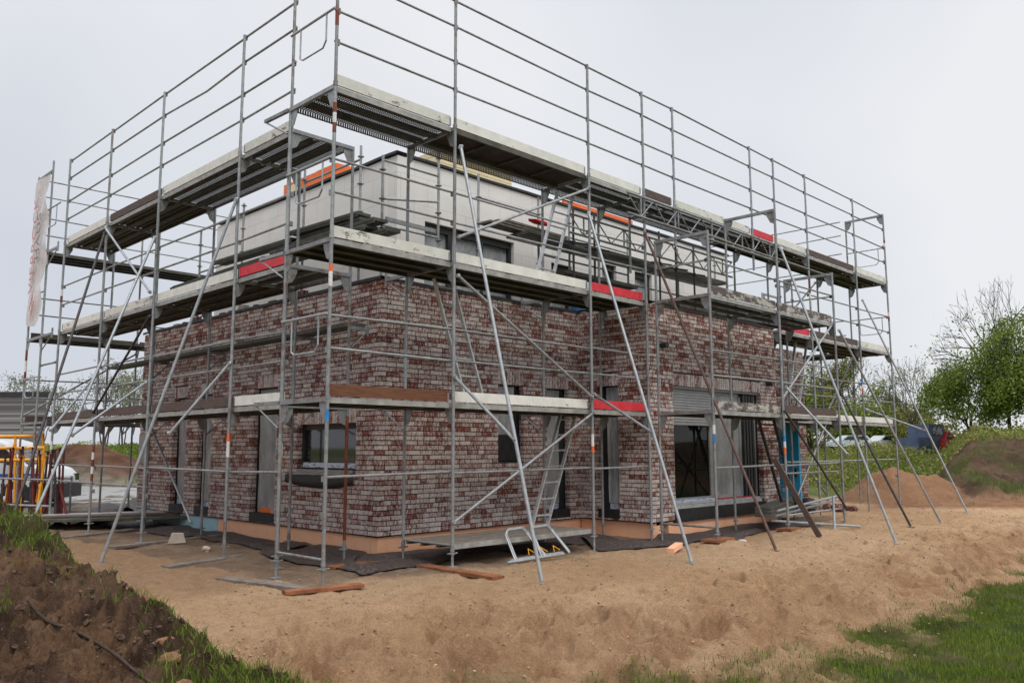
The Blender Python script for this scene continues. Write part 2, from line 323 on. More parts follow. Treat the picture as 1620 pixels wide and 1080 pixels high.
PITS = [(rp.uniform(-2.2, 12), rp.uniform(-.05, 1.05), rp.uniform(.08, .21), rp.uniform(.03, .10), rp.uniform(0, 3.1)) for _ in range(620)]
BUMPS = [(6.75, -1.35, .13, .45), (9.25, -1.5, .13, .55), (9.8, -1.9, .1, .5), (11.9, -1.6, .12, .6), (3.4, .9, .08, .5), (13.2, -.6, .1, .7)]
def H(x, y, fine=True):
    s, d = to_sd(x, y); dt = np.interp(s, TS, TD); db = np.interp(s, BS, BD)
    t = sst((d-db)/(dt-db)); z = -.45*(1-t)
    if fine:
        on = np.clip(1-np.abs(t-.5)*1.7, 0, 1)*(d < 40)
        rg1 = np.abs(fbm(x*.8+y*.35, y*.8-x*.35, 2.1, 4, 3, .55)); z = z+on*(.08-rg1*.34+fbm(x, y, 7, 5, 9, .7)*.085)
        sandy = sst((t-.75)*4)*(d < 60); z = z+sandy*(fbm(x, y, 1.1, 3, 21)*.05+fbm(x, y, 6, 4, 31, .7)*.024-np.abs(fbm(x*.35+y*.1, y*1.6, 1.1, 3, 37))*.03)
        z = z+(t < .3)*(d < 40)*fbm(x, y, 3, 4, 41)*.04
        sel = (t > -.3) & (t < 1.3) & (d < 24) & (s > -3)
        if np.any(sel):
            z = np.array(z); ss = s[sel]; dd = d[sel]; acc = np.zeros_like(ss); odr = np.argsort(ss); sv = ss[odr]; dv_ = dd[odr]; av = np.zeros_like(sv)
            for (ps, pt, pr, ph, an) in PITS:
                pd = np.interp(ps, BS, BD)*(1-pt)+np.interp(ps, TS, TD)*pt; i0 = np.searchsorted(sv, ps-pr*2.6); i1 = np.searchsorted(sv, ps+pr*2.6)
                if i1 <= i0: continue
                du = sv[i0:i1]-ps; dw = dv_[i0:i1]-pd; u = du*math.cos(an)+dw*math.sin(an); v = -du*math.sin(an)+dw*math.cos(an); q = np.sqrt((u/pr)**2+(v/(pr*.55))**2)
                av[i0:i1] += np.where(q < 2.4, -ph*np.exp(-q**3*1.3)+ph*.4*np.exp(-(q-1.25)**2*8), 0)
            acc[odr] = av; z[sel] += acc
    for (bx, by, bh, br) in BUMPS: z = z+bh*np.exp(-((x-bx)**2+(y-by)**2)/br**2)
    dc = np.interp(s, CS, CDp); zc = np.interp(s, CS, CZp)
    hm = np.where(d < dc, zc-.17*(dc-d), zc-.85*(d-dc))
    if fine:
        lump = fbm(x, y, 2.2, 5, 51, .66)*.20-np.abs(fbm(x, y, 6.5, 5, 61, .75))*.17+.035+fbm(x, y, 26, 3, 65, .7)*.035; hm = hm+lump*(hm > -.6)
    k = .06; z = np.where(s < .6, np.maximum(z, hm), z)
    # far forms
    s2 = s/np.maximum(d, .1)
    e = 1.9*sst((d-24.3)/4.6)*sst((s2-.47)/.09)*(1-.12*sst((d-60)/60))
    if fine: e = e*(1+.26*fbm(x, y, .5, 5, 71, .6))+sst(e*3)*(d < 34)*(fbm(x, y, 1.6, 5, 75, .65)*.30-np.abs(fbm(x, y, 1.1, 3, 77))*.25)
    z = z+e
    g = 1.05*sst((d-36)/14)*sst((s2-.28)/.08)*(1-sst((s2-.47)/.05)); z = z+g
    pq = np.sqrt(((s-11.7)/1.75)**2+((d-25.8)/1.7)**2); pile = .98*np.clip(1-pq, 0, 1)**.85
    z = z+pile*(1+(.42*fbm(x, y, 1.6, 5, 81, .6) if fine else 0))
    pq = np.sqrt(((s-14.2)/2.2)**2+((d-25.3)/1.2)**2); z = z+.35*np.exp(-pq**2*1.5)*(1+(fbm(x, y, 3, 4, 85) if fine else 0))
    lb = 1.55*sst((d-44)/12)*sst((-s2-.32)/.06)*(1+.1*fbm(x, y, .12, 2, 91)); z = z+lb
    pq = np.sqrt(((s+20)/3.6)**2+((d-39)/3.)**2); z = z+1.40*np.exp(-pq**2*1.3)*(1+(.25*fbm(x, y, .8, 4, 95) if fine else 0))
    rb = .75*sst((d-36)/5)*sst((-s2-.36)/.04); z = z+rb*(1-sst((d-44)/12))*.6
    return z
ang = np.concatenate([np.linspace(-math.pi, -.70, 60, endpoint=False), np.linspace(-.70, .70, 700), np.linspace(.70, math.pi, 61)[1:-1]])
rad = 1.2*np.exp(np.linspace(0, 1, 1350)*math.log(90/1.2)); rad = np.concatenate([[.01, .3, .6, .9], rad]); rad = np.concatenate([rad, 90*np.exp(np.linspace(0, 1, 60)[1:]*math.log(2500/90))])
AN, RD = np.meshgrid(ang, rad); gx, gy = from_sd(np.sin(AN)*RD, np.cos(AN)*RD); gz = H(gx, gy)
# composition colours
gs, gd = to_sd(gx, gy); dt = np.interp(gs, TS, TD); db = np.interp(gs, BS, BD); tt = (gd-db)/(dt-db)
def C3(*c): return np.array(c)[None, None, :]
def lerp(a, b, t): return a*(1-t[..., None])+b*t[..., None]
n_a = sst(fbm(gx, gy, .55, 4, 101)*.9+.5); n_b = sst(fbm(gx, gy, 2.5, 4, 111)*1.2+.5)
col = lerp(C3(.58, .365, .205), C3(.68, .455, .275), n_a)
damp = sst((gy-.1+fbm(gx, gy, 1.2, 3, 121)*1.1)/1.3)*(gx > -2)*(gx < 17)
col = lerp(col, C3(.42, .255, .15), damp*.7)
grit = sst((gy+.6+fbm(gx, gy, 1.7, 4, 131)*1.0)/.8)*(gx > -.2)*(gx < 13)*(gd < 26); col = lerp(col, lerp(C3(.24, .17, .12), C3(.36, .265, .19), n_b), grit*.8)
slope = sst(1-np.abs(tt-.45)*1.7); col = lerp(col, C3(.43, .245, .13), slope*(.4+.55*n_b))
gm = sst(.5-(tt-.12+fbm(gx, gy, 1.6, 4, 141)*.35)*3.5)*(gd < 40); col = lerp(col, lerp(C3(.06, .085, .018), C3(.13, .12, .045), n_b), gm)
hmz = np.interp(gs, CS, CZp); dcc = np.interp(gs, CS, CDp); moundm = ((gs < .6) & (np.where(gd < dcc, hmz-.17*(dcc-gd), hmz-.85*(gd-dcc)) > -.02)).astype(float)
soil = lerp(C3(.06, .034, .022), C3(.21, .125, .08), sst(fbm(gx, gy, 4, 5, 151, .65)*1.2+.5)); soil = lerp(soil, C3(.30, .17, .09), sst((fbm(gx, gy, 3.1, 5, 161, .65)-.08)*5)*.6); soil = lerp(soil, C3(.10, .12, .035), sst((fbm(gx, gy, 1.25, 3, 201)-.10)*5)*.5)
col = np.where(moundm[..., None] > .5, soil, col)
far = sst((gd-27.5+fbm(gx, gy, .3, 3, 171)*3)/2)*(1-0*gd); grassf = lerp(C3(.075, .10, .022), C3(.13, .155, .045), n_b)
col = lerp(col, grassf, far)
emb = sst((gd-23.8)/1.2)*sst((gs/np.maximum(gd, 1)-.45)/.06)*(1-sst((gd-29.5)/1.5)); esoil = lerp(C3(.085, .052, .034), C3(.15, .095, .06), n_b)
eg = sst(fbm(gx, gy, .8, 5, 181)*1.5+.05)*.8; col = lerp(col, lerp(esoil, C3(.075, .10, .026), eg), emb)
rut = sst((gd-21.5)/2)*sst((gs/np.maximum(gd, 1)-.40)/.05)*(1-emb)*(gd < 27); col = lerp(col, lerp(C3(.22, .10, .055), C3(.33, .17, .095), n_b), rut*.9)
pq = np.sqrt(((gs-11.7)/1.9)**2+((gd-25.8)/1.9)**2); col = lerp(col, C3(.34, .19, .105), sst((1.05-pq)*5))
pq = np.sqrt(((gs+20)/3.6)**2+((gd-39)/3.)**2); col = lerp(col, lerp(C3(.10, .05, .03), C3(.15, .08, .05), n_b), sst((1.25-pq)*3))
grv = sst((gd-20.5)/1.5)*(1-sst((gd-36)/2))*sst((-gs/np.maximum(gd, 1)-.28)/.03); col = lerp(col, lerp(C3(.16, .13, .10), C3(.25, .215, .175), n_b), grv)
cols = np.concatenate([np.clip(col, 0, 1), np.ones(col.shape[:2]+(1,))], -1).reshape(-1, 4)
nr, na = gx.shape; idx = np.arange(nr*na).reshape(nr, na); nx = np.roll(idx, -1, 1)
F = np.stack([idx[:-1], nx[:-1], nx[1:], idx[1:]], -1).reshape(-1, 4)
V = np.stack([gx, gy, gz], -1).reshape(-1, 3)
g = arrmesh('ground', V, F, 'ground', smooth=True, cols=cols); tag(g, kind='structure')
def gz_at(x, y): return float(H(np.array([float(x)]), np.array([float(y)]))[0])
# road on the left
a = A(); pts = []
for i in range(31):
    s = -40+i*1.15; pts.append([from_sd(s, 25.6+.02*(s+20)), from_sd(s, 35.0+.02*(s+20))])
vs = [(p[0], p[1], gz_at(*p)+.015) for pr in pts for p in pr]
a.add(vs, [(2*i, 2*i+2, 2*i+3, 2*i+1) for i in range(30)]); o = a.build('road', 'asphalt'); tag(o, kind='structure')
# ------------------------------------------------------------------ house
def wall_cells(ac, O, U, N, L, z0, z1, ops, t0, t1):
    """solid wall boxes round openings; O origin, U along, N outward; thickness from t0 to t1 inward of the face"""
    us = sorted({.012, L, *[q for o in ops for q in o[:2]]}); zs = sorted({z0, z1, *[q for o in ops for q in o[2:4]]})
    for ua, ub in zip(us[:-1], us[1:]):
        run = None
        for za, zb in list(zip(zs[:-1], zs[1:]))+[(None, None)]:
            hole = za is None or any(o[0] <= ua+1e-6 and ub <= o[1]+1e-6 and o[2] <= za+1e-6 and zb <= o[3]+1e-6 for o in ops)
            if not hole: run = (run[0], zb) if run else (za, zb)
            elif run:
                p = [O+U*u-N*t for u in (ua, ub) for t in (t0, t1)]
                x = [q.x for q in p]; y = [q.y for q in p]; ac.box(min(x), max(x), min(y), max(y), run[0], run[1]); run = None
def brick_face(O, U, N, L, z0, z1, ops, c0, c1, seed):
    """bricks of one wall face; c0/c1: which rows turn the corner at each end (0 even, 1 odd, None straight)"""
    rr = random.Random(seed); rows = int(round((z1-z0)/.0765)); rh = (z1-z0)/rows; J = .0135; D = .115; V = []; F = []; T = []
    def brick(u0, u1, za, zb, wsh):
        if u1-u0 < .02: return
        k = rr.gauss(0, .0016); t = (rr.random(), min(1, max(0, rr.gauss(.5+wsh, .28))), rr.random()); o = len(V)
        for (u, z, dd) in ((u0, za, 1), (u1, za, 1), (u1, zb, 1), (u0, zb, 1), (u0, za, 0), (u1, za, 0), (u1, zb, 0), (u0, zb, 0)):
            p = O+U*u+N*((k+rr.uniform(-.0012, .0012)) if dd else -D); V.append((p.x, p.y, z+rr.uniform(-.001, .001)))
        for f in ((0, 1, 2, 3), (0, 4, 5, 1), (1, 5, 6, 2), (2, 6, 7, 3), (3, 7, 4, 0)): F.append(tuple(i+o for i in f)); T.append(t)
    sol = [(o[0]-.0, o[1]+.0, o[3], o[3]+.245) for o in ops if len(o) == 4]
    for (a, b, za, zb) in sol:
        n = max(1, round((b-a)/.076)); wd = (b-a)/n
        for i in range(n): brick(a+i*wd+J/2, a+(i+1)*wd-J/2, za+.004, zb-J, .12)
    blk = list(ops)+sol
    for r in range(rows):
        za = z0+r*rh; zb = za+rh-J; zm = (za+zb)/2; ws = .10*math.sin(r*1.7)+(.10 if zm < 1.4 else 0)-(.04 if zm > 3.2 else 0)
        st = 0; en = L
        if c0 is not None and r % 2 != c0: st = .125
        if c1 is not None and r % 2 != c1: en = L-.125
        iv = [(st, en)]
        for o in blk:
            if o[2]-.02 < zm < o[3]: iv = [q for (a, b) in iv for q in ((a, min(b, o[0])), (max(a, o[1]), b)) if q[1]-q[0] > .03]
        for (a, b) in iv:
            u = a; first = True
            while u < b-.005:
                l = .24 if rr.random() < .62 else .115
                if first: l = (.24, .115, .18)[(r+int(a*10)) % 3]; first = False
                if b-(u+l) < .06: l = b-u
                if l > .27: l = l/2-J/2
                brick(u, min(u+l, b), za, zb, ws); u += l+J
    return V, F, T
X, Y, Z = Vector((1, 0, 0)), Vector((0, 1, 0)), Vector((0, 0, 1))
ZB, ZT = .31, 4.26
FACES = [  # name, origin, along, outward, length, openings, corner rows
 ('L', Vector((2.03, 1.7, 0)), Y, -X, 9.15, [(.60, 2.36, 1.24, 2.03), (3.04, 3.92, .42, 2.73), (5.58, 6.20, .42, 2.72), (6.73, 7.39, .42, 2.70)], 0, None),
 ('A', Vector((2.03, 1.7, 0)), X, -Y, 4.77, [(2.55, 3.20, 1.40, 2.74), (3.82, 4.45, .44, 2.73)], 1, None),
 ('S', Vector((6.8, .05, 0)), Y, -X, 1.65, [(.72, 1.22, .44, 2.78)], 0, None),
 ('B', Vector((6.8, .05, 0)), X, -Y, 4.8, [(.74, 4.10, .44, 2.78)], 1, None),
 ('C', Vector((11.6, 1.7, 0)), X, -Y, 4.9, [(1.2, 2.3, .9, 2.7)], None, None)]
house = thing('brick_house', 'half finished flat roofed house with whitewashed red brick ground floor and pale block upper storey', 'house', (2.03, 1.7, 0))
bk = A(); BV = []; BF = []; BT = []
for i, (nm, O, U, N, L, ops, c0, c1) in enumerate(FACES):
    wall_cells(bk, O, U, N, L, ZB-.02, ZT-.02, [(o[0]-.012, o[1]+.012, o[2]-.012, o[3]+.006) for o in ops], .012, .30)
    v, f, t = brick_face(O, U, N, L, ZB, ZT, ops, c0, c1, 40+i); n = len(BV); BV += v; BF += [tuple(j+n for j in q) for q in f]; BT += t
# hidden sides
bk.box(11.32, 11.6, .36, 1.69, ZB, ZT-.02); bk.box(2.1, 16.5, 10.60, 10.85, ZB, ZT-.02); bk.box(16.2, 16.5, 2.02, 10.59, ZB, ZT-.02)
wall = bk.build('wall', 'mortar', house)
o = A(); o.v = BV; o.f = BF; o.sm = [False]*len(BF); bo = o.build('brickwork', 'brick', wall)
at = bo.data.attributes.new('tone', 'FLOAT_COLOR', 'CORNER'); at.data.foreach_set('color', np.repeat(np.array([(*t, 1) for t in BT], np.float32), [len(f) for f in BF], axis=0).ravel())
# base insulation
a = A(); a.box(2.09, 6.86, 1.76, 1.95, -.1, ZB-.025); a.box(2.09, 2.3, 1.955, 6.95, -.1, ZB-.025); a.box(6.865, 7.0, .11, 1.75, -.1, ZB-.025)
a.box(7.35, 11.5, .09, .30, -.1, ZB-.03); a.box(6.86, 7.12, .085, .105, -.1, ZB-.07); a.box(11.7, 16.4, 1.76, 1.95, -.1, ZB-.025)
a.build('base_insulation', 'insul_orange', house)
a = A(); a.box(2.085, 2.3, 6.955, 9.6, -.1, ZB-.02); a.box(2.05, 2.3, 9.95, 10.8, -.1, ZB-.02); o = a.build('base_insulation', 'insul_blue', house); o['label'] = 'pale blue insulation board'
a = A(); rr = random.Random(3)
def flash(ac, p, q, w, z):
    n = 26; P0, P1 = Vector(p), Vector(q); d = (P1-P0); nn = Vector((-d.y, d.x, 0)).normalized()*w
    for i in range(n):
        a0, a1 = P0+d*i/n, P0+d*(i+1)/n; h0 = z+math.sin(i*1.1)*.006; h1 = z+math.sin((i+1)*1.1)*.006; k = rr.uniform(-.006, .006)
        vs = [a0+Z*(h0-.05), a1+Z*(h1-.05), a1+nn+Z*h1, a0+nn+Z*h0, a0+Z*h0, a1+Z*h1]
        vs[0] = vs[0]+Z*k; ac.add(vs, [(0, 1, 5, 4), (4, 5, 2, 3)])
flash(a, (2.00, 10.9, 0), (2.00, 1.68, 0), .36, ZT+.045); flash(a, (2.35, 1.67, 0), (6.79, 1.67, 0), .36, ZT+.03); flash(a, (6.78, 1.7, 0), (6.78, .02, 0), .36, ZT+.045); flash(a, (7.14, .02, 0), (11.6, .02, 0), .36, ZT+.03)
a.build('parapet_flashing', 'membrane_black', house)
a = A(); a.box(2.35, 16.2, 2.01, 10.55, 3.82, 3.95); a.box(7.12, 11.3, .37, 2.0, 3.82, 3.95); a.build('terrace_roof', 'membrane_black', house)
# storey above
up = A(); UO = Vector((3.08, 2.73, 0)); uops = [(.65, 2.96, 3.96, 5.72), (4.08, 4.75, 4.3, 5.5), (5.80, 6.32, 4.3, 5.76), (7.03, 7.72, 4.3, 5.76), (9.6, 10.2, 4.3, 5.0)]
wall_cells(up, UO, X, -Y, 11.3, 3.95, 6.80, uops, 0, .3); up.box(3.08, 3.38, 3.03, 9.6, 3.95, 6.80); up.box(14.08, 14.38, 3.03, 9.6, 3.95, 6.8); up.box(3.381, 14.079, 9.3, 9.6, 3.95, 6.8)
uw = up.build('upper_wall', 'block', house)
a = A(); flash(a, (3.04, 9.65, 0), (3.04, 2.69, 0), .36, 6.87); flash(a, (3.4, 2.69, 0), (14.42, 2.69, 0), .36, 6.86); a.box(3.38, 14.08, 3.03, 9.3, 6.70, 6.78)
a.build('roof', 'membrane_black', house)
def sheet(ac, O, U, u0, u1, z0, z1, inn, N, amp=.02, seed=0, nu=10, nz=22, taper=0):
    rr = random.Random(seed); ph = [rr.uniform(0, 6) for _ in range(6)]; vs = []
    for j in range(nz+1):
        z = z0+(z1-z0)*j/nz; shrink = taper*(1-j/nz)
        for i in range(nu+1):
            q = i/nu; u = u0+(u1-u0)*(q*(1-shrink)+shrink*.2*math.sin(ph[0]+j*.3)*.3)
            w = amp*(math.sin(q*9+ph[1]+j*.12)+.6*math.sin(q*17+ph[2]-j*.07)+.4*math.sin(j*.8+ph[3]+q*5)); p = O+U*u-N*(inn+w*.5); vs.append((p.x, p.y, z))
    ac.add(vs, [(j*(nu+1)+i, j*(nu+1)+i+1, (j+1)*(nu+1)+i+1, (j+1)*(nu+1)+i) for j in range(nz) for i in range(nu)], True)
def bx(ac, O, U, N, u0, u1, z0, z1, t0, t1):
    p = [O+U*u-N*t for u in (u0, u1) for t in (t0, t1)]; xx = [q.x for q in p]; yy = [q.y for q in p]; ac.box(min(xx), max(xx), min(yy), max(yy), z0, z1)
def film_window(O, U, N, u0, u1, z0, z1, seed, side=1, low=True, name='window', fr=.06, dep=.15, taper=.05, black=True):
    a = A(); f2 = fr
    bx(a, O, U, N, u0+.0, u0+(f2 if side < 0 else .16), z0, z1, dep, dep+.07) if side > 0 else bx(a, O, U, N, u0, u0+f2, z0, z1, dep, dep+.07)
    bx(a, O, U, N, u1-(f2 if side > 0 else .16), u1, z0, z1, dep, dep+.07); bx(a, O, U, N, u0+.01, u1-.01, z1-fr, z1+.004, dep+.003, dep+.067)
    wd = a.build(name, 'frame_dark', house)
    fl0 = u0+(.16 if side > 0 else f2)-.01; fl1 = u1-(f2 if side > 0 else .16)+.01
    s = A(); sheet(s, O, U, fl0, fl1, z0+.16 if low else z0+.02, z1-.02, dep-.035, N, .02, seed, taper=taper); s.build('plastic_film', 'film', wd)
    k = A(); bx(k, O, U, N, u0+.01, u1-.01, z0-.02, z1, dep+.08, dep+.1); k.build('pane', 'glass_dark', wd)
    if low:
        t = A(); bx(t, O, U, N, fl0+.01, fl1-.03, z0+.05, z0+.15, dep-.02, dep+.01); t.build('sill_tape', 'tape_bw', wd)
    if black:
        t = A(); bx(t, O, U, N, u0+.002, u1-.002, z0-.10, z0+.055, -.012, dep); t.build('sill_membrane', 'membrane_black', wd)
    return wd
fd = {n[0]: n for n in FACES}
_, O, U, N, L, ops, *_x = fd['L']
film_window(O, U, N, 6.73, 7.39, .42, 2.70, 1, 1); film_window(O, U, N, 5.58, 6.20, .42, 2.72, 2, 1)
wd = film_window(O, U, N, 3.04, 3.92, .42, 2.73, 3, 1, low=False); t = A(); bx(t, O, U, N, 3.1, 3.74, .48, .56, .10, .125); t.build('threshold_strip', 'orange_plastic', wd)
# side window with glass, loose stone sill and hanging black membrane
a = A(); u0, u1, z0, z1 = .60, 2.36, 1.24, 2.03
for q in ((u0, u0+.09, z0, z1), (u1-.08, u1, z0, z1), (u0+.09, u1-.08, z1-.09, z1+.003), (u0+.09, u1-.08, z0+.05, z0+.16)): bx(a, O, U, N, *q, .11, .18)
wd = a.build('window', 'frame_dark', house); a = A(); bx(a, O, U, N, u0+.09, u1-.08, z0+.16, z1-.09, .145, .15); a.build('pane', 'glass_dark', wd)
a = A(); bx(a, O, U, N, u0+.08, u1-.1, z0+.07, z0+.15, .07, .108); a.build('sill_tape', 'tape_bw', wd)
m = Mat('speckled_stone', rough=.8); m.set('Base Color', m.ramp(m.noise(60, 2, .5), [(.42, (.05, .05, .05)), (.5, (.42, .41, .39))])); MT['speckle'] = m.m
a = A(); bx(a, O, U, N, u0+.1, u1-.02, z0-.06, z0+.04, .0, .10); a.build('sill_block', 'speckle', wd)
a = A(); vs = []; n = 16
for i in range(n+1):
    q = i/n; uu = u1+.12-(u1-u0+.25)*(1-q); dz = -.10*math.sin(q*3.1)**2-.02*math.sin(q*9)
    for (off, zz) in ((-.02, z0-.05+(0.04 if q < .1 else 0)), (-.05, z0-.11+dz*.5), (-.04, z0-.17+dz), (.0, z0-.19+dz)):
        p = O+U*(u0-.0+(u1+.3-u0)*q)-N*off; vs.append((p.x, p.y, zz))
a.add(vs, [(i*4+j, i*4+j+1, i*4+j+5, i*4+j+4) for i in range(n) for j in range(3)], True); a.build('hanging_membrane', 'membrane_black', wd)
_, O, U, N, L, ops, *_x = fd['A']
film_window(O, U, N, 3.82, 4.45, .44, 2.73, 5, -1)
wd = film_window(O, U, N, 2.55, 3.20, 1.40, 2.74, 6, -1, low=False, black=False); t = A(); bx(t, O, U, N, 2.56, 3.19, 1.40, 1.86, .085, .105); t.build('sill_membrane', 'membrane_black', wd)
_, O, U, N, L, ops, *_x = fd['S']; film_window(O, U, N, .72, 1.22, .44, 2.78, 8, -1, fr=.04)
# big sliding door in the projecting part
_, O, U, N, L, ops, *_x = fd['B']
a = A()
for q in ((.74, .80, .62, 2.05), (2.24, 2.34, .62, 2.74), (3.98, 4.10, .62, 2.74), (3.42, 3.50, .62, 2.74)): bx(a, O, U, N, *q, .16, .24)
bx(a, O, U, N, .80, 2.24, .62, .68, .165, .235); bx(a, O, U, N, 2.34, 3.42, .62, .68, .165, .235); bx(a, O, U, N, .76, 3.97, 2.68, 2.775, .16, .24); sl = a.build('sliding_door', 'frame_grey', house)
a = A(); bx(a, O, U, N, .80, 2.24, .68, 2.3, .19, .196); a.build('pane', 'glass', sl)
a = A(); sheet(a, O, U, 2.34, 3.42, .68, 2.68, .175, N, .015, 33); a.build('plastic_film', 'film', sl)
a = A()
for i in range(8): bx(a, O, U, N, 3.505+i*.06, 3.54+i*.06, .62, 2.74, .10+(.012 if i % 2 else 0), .15)
bx(a, O, U, N, 3.50, 3.98, .62, 2.68, .152, .158); a.build('guide_panel', 'frame_dark', sl)
a = A()
for i in range(13):
    z = 2.10+i*.052; p0 = O+U*.76-N*.08; pts = []
    for k in range(5):
        t = math.pi*k/4; pts.append(O+U*.76-N*(.11-.016*math.sin(t))+Z*(z+.05*k/4))
    a.add([*pts, *[p+U*1.49 for p in pts]], [(k, k+1, k+6, k+5) for k in range(4)], True)
bx(a, O, U, N, .76, 2.25, 2.05, 2.10, .08, .12); bx(a, O, U, N, .76, 4.09, 2.745, 2.776, .04, .15); a.build('roller_shutter', 'shutter_grey', sl)
a = A(); bx(a, O, U, N, .78, 3.97, .50, .565, .0, .16); bx(a, O, U, N, .78, 3.97, .57, .60, .04, .16); a.build('threshold', 'alu', sl)
a = A(); bx(a, O, U, N, .80, 2.22, .603, .66, .03, .15); a.build('protective_tape', 'tape_bw', sl)
a = A(); bx(a, O, U, N, 2.36, 3.9, .603, .62, .05, .15); a.build('seal_strip', 'red_stripe', sl)
a = A(); bx(a, O, U, N, .70, 4.14, .26, .495, -.015, .15); a.build('sill_membrane', 'membrane_black', house)
# room seen through the glass
a = A(); a.box(7.15, 11.28, 4.4, 4.5, .45, 3.8); a.box(7.12, 7.15, .4, 4.4, .45, 3.8); a.box(11.281, 11.3, .4, 4.4, .45, 3.8); a.box(7.16, 11.27, .37, 4.39, .40, .45)
a.build('inner_wall', 'concrete_in', house)
for (x, y, x2, h) in ((8.55, 2.2, 9.1, 2.6), (8.62, 2.25, 9.22, 2.62), (10.2, 1.3, 10.75, 2.5), (10.28, 1.32, 10.9, 2.5)):
    b = A(); b.beam((x, y, .46), (x2, y+.9, h), .07, .045); o = b.build('leaning_board', 'frame_grey', loc=(x, y, .46)); tag(o, 'pale plasterboard rail leaning inside the room behind the sliding door glass', 'board', 'boards leaning inside the room')
a = A(); a.box(1.93, 2.02, 10.3, 10.62, 1.35, 1.95); a.build('meter_box', 'frame_grey', house)
a = A(); a.tube((7.2, -.09, 3.5), (7.2, .2, 3.5), .05, 12); a.build('pipe_stub', 'frame_dark', house)
a = A(); a.tube((11.2, -.09, 3.0), (11.2, .2, 3.0), .05, 12); a.build('pipe_stub', 'frame_dark', house)
# windows of the upper storey
def upwin(u0, u1, z0, z1, mull, seed):
    a = A(); f = .07; bx(a, UO, X, -Y, u0, u0+f, z0, z1, .08, .15); bx(a, UO, X, -Y, u1-f, u1, z0, z1, .08, .15); bx(a, UO, X, -Y, u0+f, u1-f, z1-.13, z1+.002, .08, .15)
    for mu in mull: bx(a, UO, X, -Y, mu-.05, mu+.05, z0, z1-.13, .082, .148)
    w_ = a.build('upper_window', 'frame_dark', house); s = A(); sheet(s, UO, X, u0+.05, u1-.05, z0, z1-.12, .16, -Y, .02, seed); s.build('plastic_film', 'film', w_)
upwin(.65, 2.96, 3.96, 5.72, (1.33, 2.13), 21); upwin(4.08, 4.75, 4.3, 5.5, (), 22); upwin(5.80, 6.32, 4.3, 5.76, (), 23); upwin(7.03, 7.72, 4.3, 5.76, (), 24); upwin(9.6, 10.2, 4.3, 5.0, (), 25)
# ------------------------------------------------------------------ scaffolds
TR = .0242
def coupler(ac, p, r=.045):
    p = Vector(p); ac.box(p.x-r, p.x+r, p.y-r, p.y+r, p.z-.03, p.z+.03)
def frame(root, P, u, zb, zt, v0=0., v1=1.08, jack=False, gus='galv', lowbar=False, outer=True, inner=True):
    a = A()
    for v, on in ((v0, outer), (v1, inner)):
        if on:
            a.tube(P(u, v, zb), P(u, v, zt), TR, 10); a.tube(P(u, v, zb-.02), P(u, v, zb+.03), .031, 8)
    if outer and inner:
        a.beam(P(u, v0, zt-.03), P(u, v1, zt-.03), .05, .055)
        for v, sg in ((v0, 1), (v1, -1)):
            q = [P(u-.004, v+sg*.02, zt-.06), P(u-.004, v+sg*.17, zt-.06), P(u-.004, v+sg*.17, zt-.12), P(u-.004, v+sg*.10, zt-.26), P(u-.004, v+sg*.02, zt-.30)]
            a.prism(q, P(u+.004, 0, 0)-P(u-.004, 0, 0))
    if lowbar: a.tube(P(u, v0, zb+.06), P(u, v1, zb+.06), .018, 8)
    if outer:
        for dz in (.6, 1.03):
            if zb+dz < zt: p = P(u, v0-.03, zb+dz); p2 = P(u, v0+.045, zb+dz-.02); a.beam(p2-Z*.035, p2+Z*.035, .03, .05, up=P(0, 1, 0)-P(0, 0, 0))
    fr = a.build('frame', gus, root)
    if jack:
        for v, on in ((v0, outer), (v1, inner)):
            if on:
                p = P(u, v, 0); zg = gz_at(p.x, p.y); j = A(); j.tube((p.x, p.y, zg), (p.x, p.y, zb), .019, 8); j.box(p.x-.07, p.x+.07, p.y-.07, p.y+.07, zg-.004, zg+.008); j.tube((p.x, p.y, zb-.06), (p.x, p.y, zb-.03), .04, 6)
                j.tube((p.x-.09, p.y, zb-.045), (p.x+.09, p.y, zb-.045), .009, 5); j.build('base_jack', 'galv', fr)
    return fr
def deck(root, P, u0, u1, z, v0=.05, v1=1.03, kind='s', n=3, top=None):
    w = (v1-v0)/n; a = A(); a.beam(P(u0+.03, v0+.001, z-.034), P(u1-.03, v0+.001, z-.034), .006, .072); a.build('deck_rim', 'rim_steel', root)  # extra outer strip, the lit front edge put into its colour
    for i in range(n):
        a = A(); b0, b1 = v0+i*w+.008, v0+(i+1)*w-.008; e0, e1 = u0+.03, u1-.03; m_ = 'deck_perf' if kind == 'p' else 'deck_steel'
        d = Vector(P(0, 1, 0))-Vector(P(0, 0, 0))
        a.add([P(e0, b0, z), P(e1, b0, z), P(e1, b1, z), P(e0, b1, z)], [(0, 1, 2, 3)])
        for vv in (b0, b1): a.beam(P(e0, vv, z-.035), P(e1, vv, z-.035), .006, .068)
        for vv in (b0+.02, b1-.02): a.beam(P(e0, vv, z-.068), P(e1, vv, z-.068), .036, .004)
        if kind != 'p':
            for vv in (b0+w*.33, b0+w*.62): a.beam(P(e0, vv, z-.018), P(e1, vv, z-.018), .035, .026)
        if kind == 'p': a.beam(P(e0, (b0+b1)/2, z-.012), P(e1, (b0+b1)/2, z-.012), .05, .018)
        a.build('deck_plank', top or m_, root)
